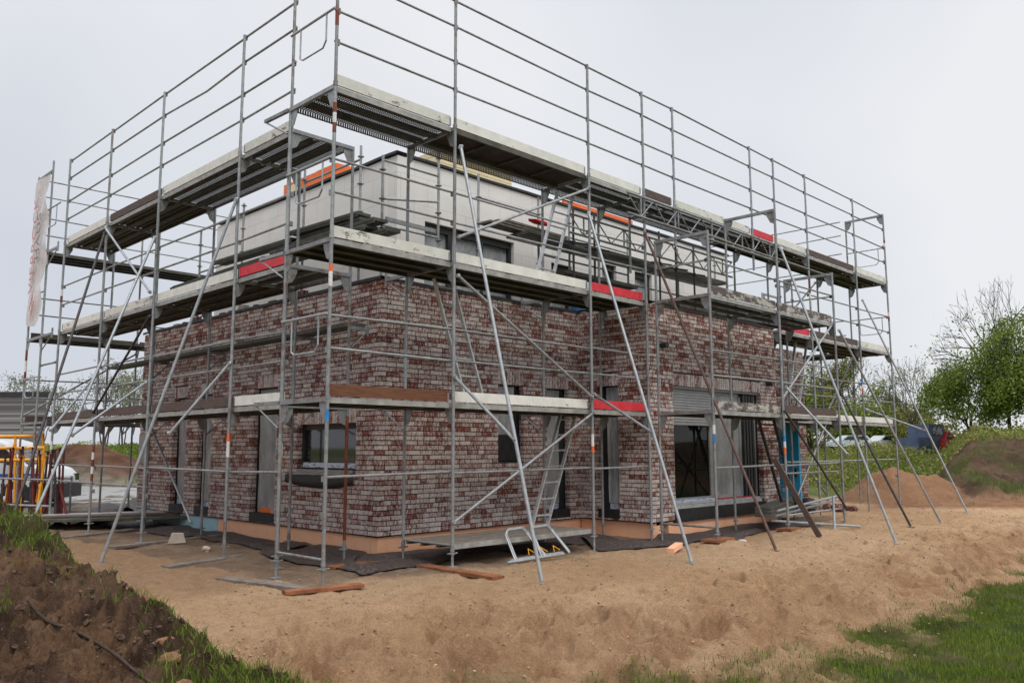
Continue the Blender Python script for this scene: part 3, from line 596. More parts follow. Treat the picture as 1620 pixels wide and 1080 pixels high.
def plydeck(root, P, u0, u1, z, v0=.05, v1=.72):
    a = A(); a.add([P(u0+.03, v0, z), P(u1-.03, v0, z), P(u1-.03, v1, z), P(u0+.03, v1, z)], [(0, 1, 2, 3)]); a.add([P(u0+.03, v0, z-.012), P(u1-.03, v0, z-.012), P(u1-.03, v1, z-.012), P(u0+.03, v1, z-.012)], [(3, 2, 1, 0)])
    o = a.build('deck_plank', 'ply', root); o['label'] = 'dark plywood access deck'
    a = A()
    for vv in (v0, v1): a.beam(P(u0+.03, vv, z-.03), P(u1-.03, vv, z-.03), .025, .075)
    for k in (.25, .5, .75): a.beam(P(u0+(u1-u0)*k, v0, z-.03), P(u0+(u1-u0)*k, v1, z-.03), .03, .03)
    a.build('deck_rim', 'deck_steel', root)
def toe(root, P, u0, u1, z, mat, v=.055, lab=None):
    a = A(); a.beam(P(u0+.05, v, z+.092), P(u1-.05, v, z+.092), .03, .145); o = a.build('toe_board', mat, root)
    if lab: o['label'] = lab
    c = A(); p = P(u1-.06, v, z+.08); c.beam(P(u1-.075, v, z+.08), P(u1-.045, v, z+.08), .04, .12); c.build('toe_board_clip', 'galv', root)
rrd = random.Random(9)
def rail(root, P, u0, u1, z, v=0.045, r=.0175, bend=0, mat='galv'):
    a = A(); j = rrd.uniform(-.012, .012)
    if bend:
        um = (u0*.55+u1*.45); a.tube(P(u0, v, z+j), P(um, v, z-bend), r); a.tube(P(um, v, z-bend), P(u1, v, z-j), r)
    else: a.tube(P(u0, v, z+j), P(u1, v, z-j), r)
    a.build('guard_rail', mat, root)
def post(root, P, u, z0, z1, v=0., clips=(), mat='galv'):
    a = A(); a.tube(P(u, v, z0), P(u, v, z1), .0225, 10); a.tube(P(u, v, z0-.02), P(u, v, z0+.04), .031, 8); 
    for z in clips:
        p0 = P(u+.045, v+.045, z-.035); p1 = P(u+.045, v+.045, z+.035); a.beam(p0-Z*.01, p1, .05, .04, up=P(0, 1, 0)-P(0, 0, 0))
    a.build('guard_post', mat, root)
def band(root, p, z0, z1, mats):
    h = (z1-z0)/len(mats)
    for i, mt in enumerate(mats):
        a = A(); a.tube((p[0], p[1], z0+i*h), (p[0], p[1], z0+(i+1)*h), TR+.0015, 10); o = a.build('marker_band', mt, root)
def brace(root, p, q, mat='galv', r=.0225, ends=True, name='diagonal_brace'):
    a = A(); a.tube(p, q, r, 9)
    if ends: a.blob(p, .036, .036, .034, 3, rough=.3); a.blob(q, .036, .036, .034, 4, rough=.3)
    a.build(name, mat, root)
def shore(root, p, q, mat='galv2'):
    q = (q[0], q[1], gz_at(q[0], q[1])+.02); a = A(); a.tube(p, q, .0245, 10); a.blob(p, .038, .038, .036, 5, rough=.3); a.box(q[0]-.06, q[0]+.06, q[1]-.06, q[1]+.06, q[2]-.03, q[2]-.015); a.build('raking_shore', mat, root)
def endguard(root, P, u, z, v0=0., v1=1.08, du=-.03):
    a = A(); a.tube(P(u+du, v0, z), P(u+du, v1, z), .0175)
    pts = [P(u+du, v0+.2, z)]+[P(u+du, v0+.2, z-.38), P(u+du, v0+.27, z-.46), P(u+du, v1-.32, z-.46), P(u+du, v1-.25, z-.42), P(u+du, v1-.25, z)]; a.path(pts, .012, 7); a.build('end_guard', 'galv2', root)
def console(root, P, u, z, v0, v1):
    a = A(); a.beam(P(u, v0, z-.03), P(u, v1, z-.03), .045, .05); a.tube(P(u, v1, z-.05), P(u, v0, z-.38), .014); a.tube(P(u, v1, z-.12), P(u, v1, z+.1), .02); a.build('console_bracket', 'galv', root)
D1, D2, D3 = 2.25, 4.25, 6.25
RAILS = (.6, 1.03); TOPR = (.6, 1.03, 1.57, 1.99)
# --- R: front run
PR = lambda u, v, z: Vector((u, v, z))
R = thing('front_scaffold', 'long steel facade scaffold along the house front, three decks high with four rails on top', 'scaffold', (0, 0, 0), 'scaffold runs round the house')
RU = [0, 2.04, 5.09, 6.69]; RU2 = [11.81, 13.43, 16.27, 18.4]
for u in RU: 
    frame(R, PR, u, .25, D1, jack=True, lowbar=(u in (0, 2.04))); frame(R, PR, u, D1, D2); frame(R, PR, u, D2, D3)
for u in RU2: frame(R, PR, u, .25, D1, jack=True, gus='galv', inner=True); frame(R, PR, u, D1, D2); frame(R, PR, u, D2, D3)
for u in (7.70, 10.73): 
    a = A(); a.tube(PR(u, 0, 5.45), PR(u, 0, D3), TR, 10); a.tube(PR(u, 1.08, 5.1), PR(u, 1.08, D3), TR, 10); a.beam(PR(u, 0, D3-.03), PR(u, 1.08, D3-.03), .05, .055); a.build('frame', 'galv', R)
for u in (0, 2.04, 5.09, 6.69, 7.70, 10.73, 11.81, 13.43, 16.27, 18.4): post(R, PR, u, D3, D3+2.0, clips=[D3+t for t in TOPR])
T3 = [0, 2.04, 5.09, 6.69, 7.70, 10.73, 11.81, 13.43, 16.27, 18.4]
TM = ['board_white_old', 'board_white', 'board_white', 'board_brown', 'board_white_old', 'red_paint', 'board_white', 'board_brown', 'board_white']
for i, (a0, a1) in enumerate(zip(T3[:-1], T3[1:])):
    if i == 1: plydeck(R, PR, a0, a1, D3, .05, .70); deck(R, PR, a0, a1, D3, .72, 1.03, 'p', 1)
    else: deck(R, PR, a0, a1, D3, kind='p' if i in (0, 2, 3, 4) else 's')
    toe(R, PR, a0, a1, D3, TM[i], lab='short red painted toe board' if TM[i] == 'red_paint' else None)
    for t in TOPR: rail(R, PR, a0, a1, D3+t)
for (a0, a1, m1, m2) in ((0, 2.04, 'board_rust', 'board_white_old'), (2.04, 5.09, 'board_white', 'board_white'), (5.09, 6.69, 'red_paint', 'red_paint')):
    deck(R, PR, a0, a1, D1); deck(R, PR, a0, a1, D2); toe(R, PR, a0, a1, D1, m1); toe(R, PR, a0, a1, D2, m2)
    for z in (D1, D2):
        for t in RAILS: rail(R, PR, a0, a1, z+t)
    rail(R, PR, a0, a1, 1.29)
for (a0, a1, m1, m2) in ((11.81, 13.43, None, 'red_paint'), (13.43, 16.27, None, 'board_brown'), (16.27, 18.4, 'board_white', 'board_white')):
    deck(R, PR, a0, a1, D1); deck(R, PR, a0, a1, D2)
    toe(R, PR, a0, a1, D1, m1 or 'board_white'); toe(R, PR, a0, a1, D2, m2)
    for z in (D1, D2):
        for t in RAILS: rail(R, PR, a0, a1, z+t)
    rail(R, PR, a0, a1, 1.29)
rail(R, PR, 11.81, 13.43, .33, mat='galv2')
for z in (D1, D2, D3): endguard(R, PR, 0, z+1.03)
for z in (D2, D3): endguard(R, PR, 18.4, z+1.03, du=.03)
frame(R, PR, 18.4, D3+.05, D3+2.0, gus='galv')
for z in (D1, D2, D3):
    a = A(); a.beam((-.02, 1.1, z-.03), (-.04, 1.70, z-.03), .045, .045); a.tube((-.04, 1.68, z-.05), (-.02, 1.12, z-.36), .012); a.build('console_bracket', 'galv', R)
for z in (D1, D2): console(R, PR, 2.04, z, 1.08, 1.6); console(R, PR, 5.09, z, 1.08, 1.6)
deck(R, PR, 2.04, 5.09, .32, .03, 1.05, top='dirty_deck')          # low working platform
brace(R, (2.04, -.03, .62), (5.09, -.03, 2.2)); brace(R, (2.08, -.04, 4.05), (5.05, -.04, 2.45)); brace(R, (2.1, -.03, 4.62), (5.05, -.03, 6.0))
shore(R, (2.10, -.06, 5.95), (2.06, -1.63)); shore(R, (5.0, -.06, 5.55), (4.89, -1.95)); shore(R, (6.62, -.06, 5.5), (6.81, -2.27), 'rust_tube'); shore(R, (16.45, -.06, 5.5), (17.0, -2.08))
brace(R, (2.04, -.04, 2.6), (2.07, -1.17, 1.72)); brace(R, (5.10, -.04, 2.5), (4.93, -1.30, 1.85)); brace(R, (16.3, -.04, 2.6), (16.87, -1.32, 2.02))
band(R, (0, 0), 3.62, 3.90, ['white_tape', 'white_tape', 'orange_tape']); band(R, (5.09, 0), 1.55, 1.85, ['orange_tape', 'white_tape', 'white_tape']); band(R, (0, 0), 5.6, 6.0, ['red_rust', 'white_tape', 'red_rust']); band(R, (0, 0), 7.05, 7.25, ['red_rust', 'red_rust']); band(R, (0, 0), 1.95, 2.1, ['blue_tape'])
band(R, (18.4, 0), 5.15, 5.4, ['red_rust', 'white_tape']); band(R, (18.4, 0), 7.3, 7.5, ['white_tape', 'red_rust']); band(R, (11.81, 0), 6.15, 6.45, ['white_tape', 'white_tape', 'orange_tape']); band(R, (13.43, 0), 5.1, 5.7, ['white_tape', 'red_rust', 'red_rust'])
band(R, (16.27, 0), 3.05, 3.35, ['orange_tape', 'white_tape', 'blue_tape']); band(R, (11.81, 0), 3.1, 3.4, ['red_rust', 'white_tape'])
def girder(root, x0, x1, y, zb, zt, n):
    a = A(); a.tube((x0, y, zb), (x1, y, zb), TR); a.tube((x0, y, zt), (x1, y, zt), TR)
    st = (x1-x0)/n
    for i in range(n+1): 
        if i % 3 == 1: a.tube((x0+i*st, y, zb), (x0+i*st, y, zt), .017)
    for i in range(n):
        a.tube((x0+i*st, y, zb if i % 2 else zt), (x0+(i+1)*st, y, zt if i % 2 else zb), .0135, 7)
    a.build('lattice_girder', 'galv', root)
girder(R, 6.1, 11.78, -.06, 5.79, 6.17, 14); girder(R, 5.9, 11.8, 1.14, 5.62, 5.98, 14)
for (x, y) in ((6.2, 1.3), (6.9, 1.35), (8.9, 1.2), (9.6, 1.25), (10.4, 1.3)):
    a = A(); a.tube((x, y, 4.55), (x, y, 6.2), .0225); a.tube((x-.25, y+.03, 5.5), (x+.5, y+.03, 5.55), .02); a.blob((x, y, 5.5), .05, .05, .05, 7); a.build('hanger_tube', 'dark_tube', R)
# --- S2: projecting run
P2 = lambda u, v, z: Vector((u, v-1.29, z))
R2 = thing('projecting_scaffold', 'two bay steel scaffold standing proud of the projecting part with the roller shutter', 'scaffold', (6.72, -1.29, 0), 'scaffold runs round the house')
for u in (6.72, 9.22, 11.72): frame(R2, P2, u, .25, D1, jack=True, lowbar=(u == 6.72), v1=1.09); frame(R2, P2, u, D1, D2, v1=1.09)
for u in (6.72, 11.72): frame(R2, P2, u, D2, D2+1.1, v1=1.09); 
for u in (6.72, 11.72):
    a = A(); a.beam(P2(u, 0, D2+.58), P2(u, 1.09, D2+.58), .03, .03); a.build('cross_rail', 'galv', R2)
frame(R2, P2, 9.22, D2, D2+2.0, v1=1.09)
for (a0, a1, m1, m2) in ((6.72, 9.22, 'board_mixed', 'board_mixed'), (9.22, 11.72, 'board_brown', 'board_mixed')):
    deck(R2, P2, a0, a1, D1); deck(R2, P2, a0, a1, D2, kind='p'); toe(R2, P2, a0, a1, D1, m1); toe(R2, P2, a0, a1, D2, m2)
    for z in (D1, D2):
        for t in RAILS: rail(R2, P2, a0, a1, z+t)
    rail(R2, P2, a0, a1, 1.29)
rail(R2, P2, 9.22, 11.72, .36, mat='galv2'); rail(R2, P2, 9.22, 11.72, 1.13)
shore(R2, (9.3, -1.35, 5.45), (9.35, -3.17)); shore(R2, (11.76, -1.35, 2.75), (11.94, -2.52), 'dark_tube'); shore(R2, (11.78, -1.36, 4.1), (14.31, -2.32))
brace(R2, (9.26, -1.35, 2.75), (9.34, -2.42, 1.5)); brace(R2, (9.22, -1.33, 2.3), (11.7, -1.33, .4), 'dark_tube'); brace(R2, (9.3, -1.25, 2.55), (11.66, -1.25, 4.2))
brace(R2, (12.6, .2, .4), (14.2, .1, 2.2)); 
band(R2, (9.22, -1.29), 1.5, 1.85, ['orange_tape', 'white_tape', 'blue_tape']); band(R2, (6.72, -1.29), 1.7, 2.0, ['blue_tape', 'white_tape'])
# --- L: side run
PL = lambda u, v, z: Vector((.38+v, u, z))
Lr = thing('side_scaffold', 'steel facade scaffold along the left side of the house, three decks with raking shores', 'scaffold', (.38, 1.75, 0), 'scaffold runs round the house')
LU = [1.72, 3.26, 6.33, 8.91, 11.48]
for i, u in enumerate(LU): frame(Lr, PL, u, .22, D1, jack=True); frame(Lr, PL, u, D1, D2); frame(Lr, PL, u, D2, D3); post(Lr, PL, u, D3, D3+2.0, clips=[D3+t for t in TOPR])
LM = {D3: ['board_white_old', 'board_white', 'board_brown', 'board_white'], D2: ['red_paint', 'board_white', 'board_white_old', 'board_white'], D1: ['board_white', 'board_brown', 'board_brown', 'board_brown']}
for i, (a0, a1) in enumerate(zip(LU[:-1], LU[1:])):
    for z in (D1, D2, D3):
        deck(Lr, PL, a0, a1, z, kind='p' if (z == D3 and i < 2) or (z == D2 and i == 0) else 's'); toe(Lr, PL, a0, a1, z, LM[z][i])
    for t in RAILS: rail(Lr, PL, a0, a1, D1+t); rail(Lr, PL, a0, a1, D2+t)
    for t in TOPR: rail(Lr, PL, a0, a1, D3+t, bend=.07 if (i == 1 and t == 1.57) else 0)
    rail(Lr, PL, a0, a1, 1.29)
    if i > 1: rail(Lr, PL, a0, a1, .95)
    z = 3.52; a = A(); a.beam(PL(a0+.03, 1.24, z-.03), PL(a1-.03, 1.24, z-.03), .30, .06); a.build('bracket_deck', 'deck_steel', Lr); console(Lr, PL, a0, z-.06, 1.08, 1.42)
for u in LU[1:4]: console(Lr, PL, u, D1-.0, 1.08, 1.45)
shore(Lr, (.34, 3.24, 5.5), (-1.06, 4.12)); shore(Lr, (.34, 6.35, 5.45), (-1.75, 5.6)); shore(Lr, (.34, 8.9, 6.02), (-1.9, 5.9), 'dark_tube')
brace(Lr, (.34, 3.24, 2.92), (-.35, 3.67, 1.85), 'galv2'); brace(Lr, (.34, 6.4, 2.8), (-1.0, 5.86, 1.85), 'galv2'); brace(Lr, (.34, 8.9, 3.1), (-.95, 7.1, 1.95), 'galv2')
brace(Lr, (.33, 6.36, 4.0), (.33, 8.88, 2.35), 'dark_tube'); brace(Lr, (.33, 8.86, 6.12), (.33, 6.4, 4.45), 'galv2'); brace(Lr, (1.46, 8.9, 2.15), (1.2, 6.2, .3), 'galv2')
band(Lr, (.38, 3.26), 1.5, 1.85, ['white_tape', 'white_tape', 'orange_tape']); band(Lr, (.38, 1.72), 1.4, 1.7, ['orange_tape', 'white_tape', 'white_tape']); band(Lr, (.38, 8.91), 1.0, 1.7, ['red_rust', 'white_tape', 'red_rust', 'white_tape', 'red_rust']); band(Lr, (.38, 11.48), 1.2, 1.8, ['red_rust', 'white_tape']); band(Lr, (.38, 11.48), 4.9, 5.2, ['red_rust', 'white_tape'])
band(Lr, (1.46, 1.72), .3, 2.1, ['red_rust']); 
# --- E: rear run
PE = lambda u, v, z: Vector((u, 13.58-v, z))
Er = thing('rear_scaffold', 'steel scaffold run behind the house, its end frame carrying the hanging banner', 'scaffold', (.32, 13.58, 0), 'scaffold runs round the house')
EU = [.32, 2.9, 5.5, 8.6, 11.6, 14.6]
for u in EU: frame(Er, PE, u, .22, D1, jack=True); frame(Er, PE, u, D1, D2); frame(Er, PE, u, D2, D3)
for u in EU: post(Er, PE, u, D3, D3+2.05)
post(Er, PE, .32, D3, D3+2.2, v=1.08); a = A(); a.beam(PE(.32, 0, 8.2), PE(.32, 1.08, 8.2), .05, .06); a.build('end_crossbar', 'galv', Er)
for i, (a0, a1) in enumerate(zip(EU[:-1], EU[1:])):
    for z in (D1, D2, D3):
        if z < D3 or i < 5: deck(Er, PE, a0, a1, z)
        toe(Er, PE, a0, a1, z, 'board_brown')
        for t in RAILS: rail(Er, PE, a0, a1, z+t)
    for t in (1.57, 1.99): rail(Er, PE, a0, a1, D3+t)
for z in (D1, D2): endguard(Er, PE, .32, z+1.03)
for z in (D1, D2, D3): console(Er, PE, .32, z, 1.08, 1.82)
endguard(Er, PE, .32, D3+1.0, .9, 1.9)
brace(Er, (.36, 12.5, 3.55), (.36, 11.5, 3.55))
for (p, q) in (((2.9, 12.46, .4), (5.5, 12.46, 2.1)), ((2.9, 12.46, 4.3), (5.5, 12.46, 6.1)), ((.32, 13.6, 2.4), (2.9, 13.6, 4.1))): brace(Er, p, q)
band(Er, (.32, 13.58), 3.2, 4.0, ['red_rust', 'white_tape', 'red_rust'])
# --- F: right side run
PF = lambda u, v, z: Vector((18.35-v, u, z))
Fr = thing('far_side_scaffold', 'steel scaffold run along the far right side of the house', 'scaffold', (18.35, 3.2, 0), 'scaffold runs round the house')
FU = [1.2, 3.25, 6.3, 9.3, 12.3]
for u in FU[1:]: frame(Fr, PF, u, .22, D1, jack=True); frame(Fr, PF, u, D1, D2); frame(Fr, PF, u, D2, D3)
for u in FU[1:]: post(Fr, PF, u, D3, D3+2.0)
for i, (a0, a1) in enumerate(zip(FU[:-1], FU[1:])):
    for z in (D1, D2, D3):
        if z < D3: deck(Fr, PF, a0, a1, z)
        for t in (RAILS if z < D3 else TOPR[:]): rail(Fr, PF, a0, a1, z+t)
deck(Fr, PF, FU[1], FU[3], D3-.9)
for (p, q) in (((17.3, 1.0, 2.3), (17.3, 3.2, .4)), ((17.3, 1.1, 4.3), (17.3, 3.2, 6.1)), ((18.3, 3.25, 2.4), (18.3, 6.2, 4.1)), ((16.3, 1.1, 2.35), (18.35, 1.1, 4.1)), ((13.45, 1.1, 4.3), (16.2, 1.1, 6.1)), ((13.45, 1.1, 2.2), (16.2, 1.1, .4))): brace(Fr, p, q)
for x in (14.9, 15.6):
    a = A(); a.tube((x, 1.5, .05), (x, 1.5, 6.0), TR, 8)
    for k in range(11): a.tube((x-.05, 1.5, .6+.5*k), (x+.05, 1.5, .6+.5*k), .03, 6)
    a.build('upright', 'galv', Fr)
for z in (1.1, 2.1, 3.1, 4.1, 5.1): a = A(); a.tube((14.9, 1.5, z), (15.6, 1.5, z), .02, 8); a.build('cross_rail', 'galv', Fr)
# ------------------------------------------------------------------ banner
bn = thing('banner', 'white cloth banner with red lettering hanging from the rear scaffold end frame', 'banner', (.26, 13.05, 6.5))
a = A(); vs = []; nz = 40; ny = 10
for j in range(nz+1):
    z = 8.12-3.55*j/nz
    for i in range(ny+1):
        q = i/ny; y = 13.50-1.05*q; wv = .035*math.sin(j*.55+q*4)+.03*math.sin(q*7+j*.2); vs.append((.25-wv*(.3+.7*q), y, z-.06*math.sin(q*3.14)*(j/nz)))
a.add(vs, [(j*(ny+1)+i, j*(ny+1)+i+1, (j+1)*(ny+1)+i+1, (j+1)*(ny+1)+i) for j in range(nz) for i in range(ny)], True); a.build('cloth', 'banner_cloth', bn)
def text(body, size, loc, rot, mat, parent, name='lettering', sc=1.0):
    c = bpy.data.curves.new(name, 'FONT'); c.body = body; c.size = size; c.extrude = .002; c.align_x = 'LEFT'; c.space_character = 1.12; c.materials.append(MT[mat]); o = bpy.data.objects.new(name, c); COL.objects.link(o); o.parent = parent
    o.location = Vector(loc)-ORG[parent]; o.rotation_euler = rot; o.scale = (sc, 1, 1)
    bpy.context.view_layer.update(); me = bpy.data.meshes.new_from_object(o.evaluated_get(bpy.context.evaluated_depsgraph_get())); n = bpy.data.objects.new(name, me); COL.objects.link(n); n.parent = parent
    n.location, n.rotation_euler, n.scale = o.location, o.rotation_euler, o.scale; bpy.data.objects.remove(o); bpy.data.curves.remove(c); return n
# text runs upward: local x -> +z, local y -> +y (away), normal -> -x
MRot = Matrix(((0, 0, -1), (0, 1, 0), (1, 0, 0))).to_euler()
rot_up = Matrix(((0, 0, -1), (0, 1, 0), (1, 0, 0)))
text('VIEBROCK', .46, (.19, 13.02, 5.30), rot_up.to_euler(), 'letter_red', bn, sc=1.0)
text('HAUS', .42, (.17, 12.66, 6.05), rot_up.to_euler(), 'letter_grey', bn, sc=1.0)
a = A(); 
for (p, q) in (((5.25, 12.95), (4.95, 13.15)), ((4.95, 13.15), (4.80, 12.95)), ((4.80, 12.95), (5.10, 12.85)), ((5.25, 12.95), (4.72, 13.0))): a.beam((.19, p[1], p[0]), (.19, q[1], q[0]), .012, .02)
a.build('logo', 'letter_red', bn)
# ------------------------------------------------------------------ inner modular scaffold on the terrace
Tm = thing('terrace_scaffold', 'ring lock scaffold with bracket platforms on the terrace against the pale block wall', 'scaffold', (2.6, 2.25, 3.95), 'scaffold runs round the house')
def rosette_post(x, y, z0, z1):
    a = A(); a.tube((x, y, z0), (x, y, z1), .024, 10); z = z0+.3
    while z < z1: a.tube((x, y, z-.005), (x, y, z+.005), .06, 8); z += .5
    a.build('upright', 'galv', Tm)
for (x, z1) in ((3.64, 6.95), (4.61, 6.7), (2.42, 6.5), (6.25, 6.6), (7.19, 6.72), (9.2, 6.4), (11.2, 6.4), (12.9, 6.4)): rosette_post(x, 2.25, 3.95, z1)
for (y, z1) in ((5.0, 6.95), (3.15, 6.95), (7.4, 6.8), (9.4, 6.6)): rosette_post(2.6, y, 3.95, z1)
def ledger(p, q): a = A(); a.tube(p, q, .021, 8); a.build('ledger', 'galv', Tm)
for z in (5.75, 6.25): ledger((4.61, 2.25, z), (6.25, 2.25, z)); ledger((6.25, 2.25, z-.3), (9.2, 2.25, z-.3)); ledger((9.2, 2.25, z-.5), (12.9, 2.25, z-.5))
ledger((2.42, 2.25, 6.42), (3.64, 2.25, 6.42)); ledger((2.42, 2.25, 5.75), (3.64, 2.25, 5.95)); ledger((2.42, 2.25, 5.3), (3.64, 2.25, 5.3)); ledger((2.6, 3.15, 6.7), (2.6, 5.0, 6.7)); ledger((2.6, 5.0, 6.6), (2.6, 9.4, 6.6)); ledger((2.6, 3.15, 5.6), (2.6, 9.4, 5.6))
a = A(); a.beam((2.5, 2.25, 5.42), (3.64, 2.3, 5.42), .05, .07); a.build('console_bracket', 'galv', Tm)
for (x0, x1) in ((5.3, 7.4), (7.4, 9.9), (9.9, 12.4)):
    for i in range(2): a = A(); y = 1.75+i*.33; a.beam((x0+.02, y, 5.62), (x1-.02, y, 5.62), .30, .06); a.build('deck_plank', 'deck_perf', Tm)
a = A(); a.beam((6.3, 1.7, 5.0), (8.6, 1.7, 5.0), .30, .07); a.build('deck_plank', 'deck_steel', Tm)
# loose steel planks stacked on the side terrace platform
k = 0
LP = [(2.1, 8.2, 5.05, 2.05), (1.9, 8.0, 5.14, 2.36), (2.3, 5.2, 5.24, 2.2), (2.1, 5.1, 5.33, 2.28), (5.4, 9.6, 5.16, 2.15), (5.6, 9.9, 5.26, 2.32), (2.55, 5.0, 5.43, 2.35), (4.6, 7.6, 5.44, 2.22), (2.6, 4.7, 5.53, 2.26)]
lab = ['lowest long plank', 'second long plank of the stack', 'near plank lying on the two long ones', 'upper near plank of the stack', 'far plank at the bottom of the stack', 'far plank one up', 'short near plank', 'middle plank near the top', 'topmost short plank']
for (y0, y1, z, x), lb in zip(LP, lab):
    a = A(); sg = .04*math.sin(k); a.beam((x+sg, y0, z), (x-sg, y1, z+.02), .30, .05); a.beam((x+sg-.13, y0, z-.04), (x-sg-.13, y1, z-.02), .02, .05)
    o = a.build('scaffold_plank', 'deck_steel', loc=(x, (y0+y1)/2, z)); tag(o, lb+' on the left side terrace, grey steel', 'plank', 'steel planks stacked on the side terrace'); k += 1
for i, (x, z) in enumerate(((4.55, 5.72), (4.75, 5.77), (4.95, 5.82))):
    a = A(); a.beam((x, 2.0, z), (x+1.9, 2.12, z+.02), .26, .04); o = a.build('timber_plank', 'plank_grey', loc=(x+.9, 2.05, z)); tag(o, ('bottom', 'middle', 'top')[i]+' weathered timber plank on the bracket platform before the upper windows', 'plank', 'timber planks on the bracket platform')
# ------------------------------------------------------------------ ladders
def ladder(name, label, l0, r0, l1, r1, n, mat='alu', group='ladders on the scaffold', w=.06):
    c = (Vector(l0)+Vector(r0))/2; t = thing(name, label, 'ladder', c, group); side = (Vector(r0)-Vector(l0)).normalized()
    for p, q in ((l0, l1), (r0, r1)): a = A(); a.beam(p, q, .028, w, up=side.cross(Vector(q)-Vector(p))); a.build('stile', mat, t)
    for i in range(n):
        k = (i+.6)/n; a = A(); a.tube(Vector(l0).lerp(Vector(l1), k), Vector(r0).lerp(Vector(r1), k), .015, 7); a.build('rung', mat, t)
ladder('ladder', 'aluminium ladder leaning between the low working platform and the lowest front deck', (4.58, .9, .34), (4.96, .9, .34), (5.33, .9, 2.22), (5.74, .9, 2.24), 7)
ladder('ladder', 'aluminium ladder tilted the other way, from the lowest to the middle front deck', (3.10, .9, 2.30), (3.50, .9, 2.30), (2.42, .9, 4.2), (2.80, .9, 4.2), 7)
ladder('ladder', 'white aluminium ladder up to the top front deck, in front of the upper windows', (4.62, .9, 4.3), (5.04, .9, 4.3), (5.30, .9, 6.2), (5.72, .9, 6.2), 7)
ladder('ladder', 'dull ladder down from the projecting scaffold beside the leaning brown plank', (10.64, -.5, .36), (11.24, -.5, .30), (9.72, -.5, 2.2), (10.36, -.5, 2.2), 6, 'dark_tube')
ladder('ladder', 'grey ladder between the decks just beyond the right end of the projecting brick part', (12.95, .5, 2.3), (13.5, .5, 2.3), (13.6, .5, 4.2), (14.2, .5, 4.2), 6)
ladder('ladder', 'rusty brown ladder standing beyond the blue door panel', (14.6, 1.4, .05), (15.1, 1.4, .05), (14.4, 1.6, 2.1), (14.9, 1.6, 2.1), 6, 'rust_tube')
# ------------------------------------------------------------------ loose things on the pad
def plank(name, label, p, q, w, h, mat, group='foot boards under the scaffold'):
    p, q = Vector(p), Vector(q); c = (p+q)/2; zz = gz_at(c.x, c.y); p.z += zz; q.z += zz; a = A(); a.beam(p, q, w, h); o = a.build(name, mat, loc=(c.x, c.y, zz)); return tag(o, label, 'plank', group)
plank('wooden_board', 'short orange brown board under the nearest corner foot', (-.62, -.18, .018), (.28, -.40, .022), .16, .04, 'plank_wood')
plank('wooden_board', 'long weathered board half buried beside the nearest corner feet', (-.55, 1.42, .0), (-.30, -.12, .02), .2, .04, 'plank_grey')
plank('wooden_board', 'orange brown board jutting towards the viewer under the second front foot', (1.85, .4, .01), (1.76, -1.18, .022), .20, .045, 'plank_wood')
plank('wooden_board', 'half buried grey board under the second left foot, counting from the near corner', (-.6, 3.02, .0), (.7, 3.35, .01), .2, .04, 'plank_grey')
plank('wooden_board', 'long pale board across the ground by the white plaster lump', (-.35, 5.7, .01), (1.75, 6.2, .012), .18, .04, 'plank_grey')
plank('wooden_board', 'pale board under the fourth left foot', (-.35, 8.1, .01), (1.2, 8.8, .012), .18, .04, 'plank_grey')
plank('wooden_board', 'pale board near the rear left corner foot', (-.2, 10.8, .01), (.8, 11.3, .012), .18, .04, 'plank_grey')
plank('wooden_board', 'square foot board on a sand heap under the projecting scaffold foot', (6.45, -1.3, .01), (7.05, -1.28, .01), .3, .04, 'plank_wood')
plank('wooden_board', 'small foot board below the middle foot of the projecting scaffold', (9.0, -1.3, .01), (9.5, -1.28, .01), .28, .04, 'plank_wood')
plank('wooden_board', 'reddish board beneath the inner feet by the insulation base', (.9, 1.25, .015), (2.6, 1.3, .015), .22, .04, 'plank_wood')
a = A(); a.beam((8.72, -1.32, 1.42), (8.98, -2.0, gz_at(8.98, -2.0)+.02), .10, .035, up=(1, 0, 0)); o = a.build('leaning_plank', 'board_brown', loc=(8.9, -1.9, 0)); tag(o, 'brown wooden plank leaning against the middle pole of the projecting scaffold', 'plank')
# guard frames lying on the ground
t = thing('guard_frame_stack', 'two galvanised loop guard frames with yellow straps leaning by the low platform', 'guard frame', (3.4, -.25, 0))
for k, (dx, dy) in enumerate(((0, 0), (.18, .12))):
    a = A(); a.tube((2.78+dx, -.32+dy, .04), (4.0+dx*.6, -.30+dy, .05), .021); a.build('base_tube', 'galv2', t)
    for x0 in (2.95, 3.5):
        a = A(); p0 = Vector((x0+dx*.8, -.31+dy, .05)); top = Vector((.08, .30, .36)); pts = [p0, p0+top*.9, p0+top+Vector((.06, 0, .03)), p0+top+Vector((.36, .0, .04)), p0+top*.9+Vector((.44, 0, 0)), p0+Vector((.62, 0, 0))]
        a.path(pts, .0135, 8); a.build('loop', 'galv2', t)
for x in (3.35, 3.62, 3.9):
    a = A(); a.path([(x, -.2, .08), (x+.06, -.12, .16), (x+.12, -.2, .1), (x+.16, -.1, .05)], .006, 6); a.build('strap', 'yellow_steel', t)
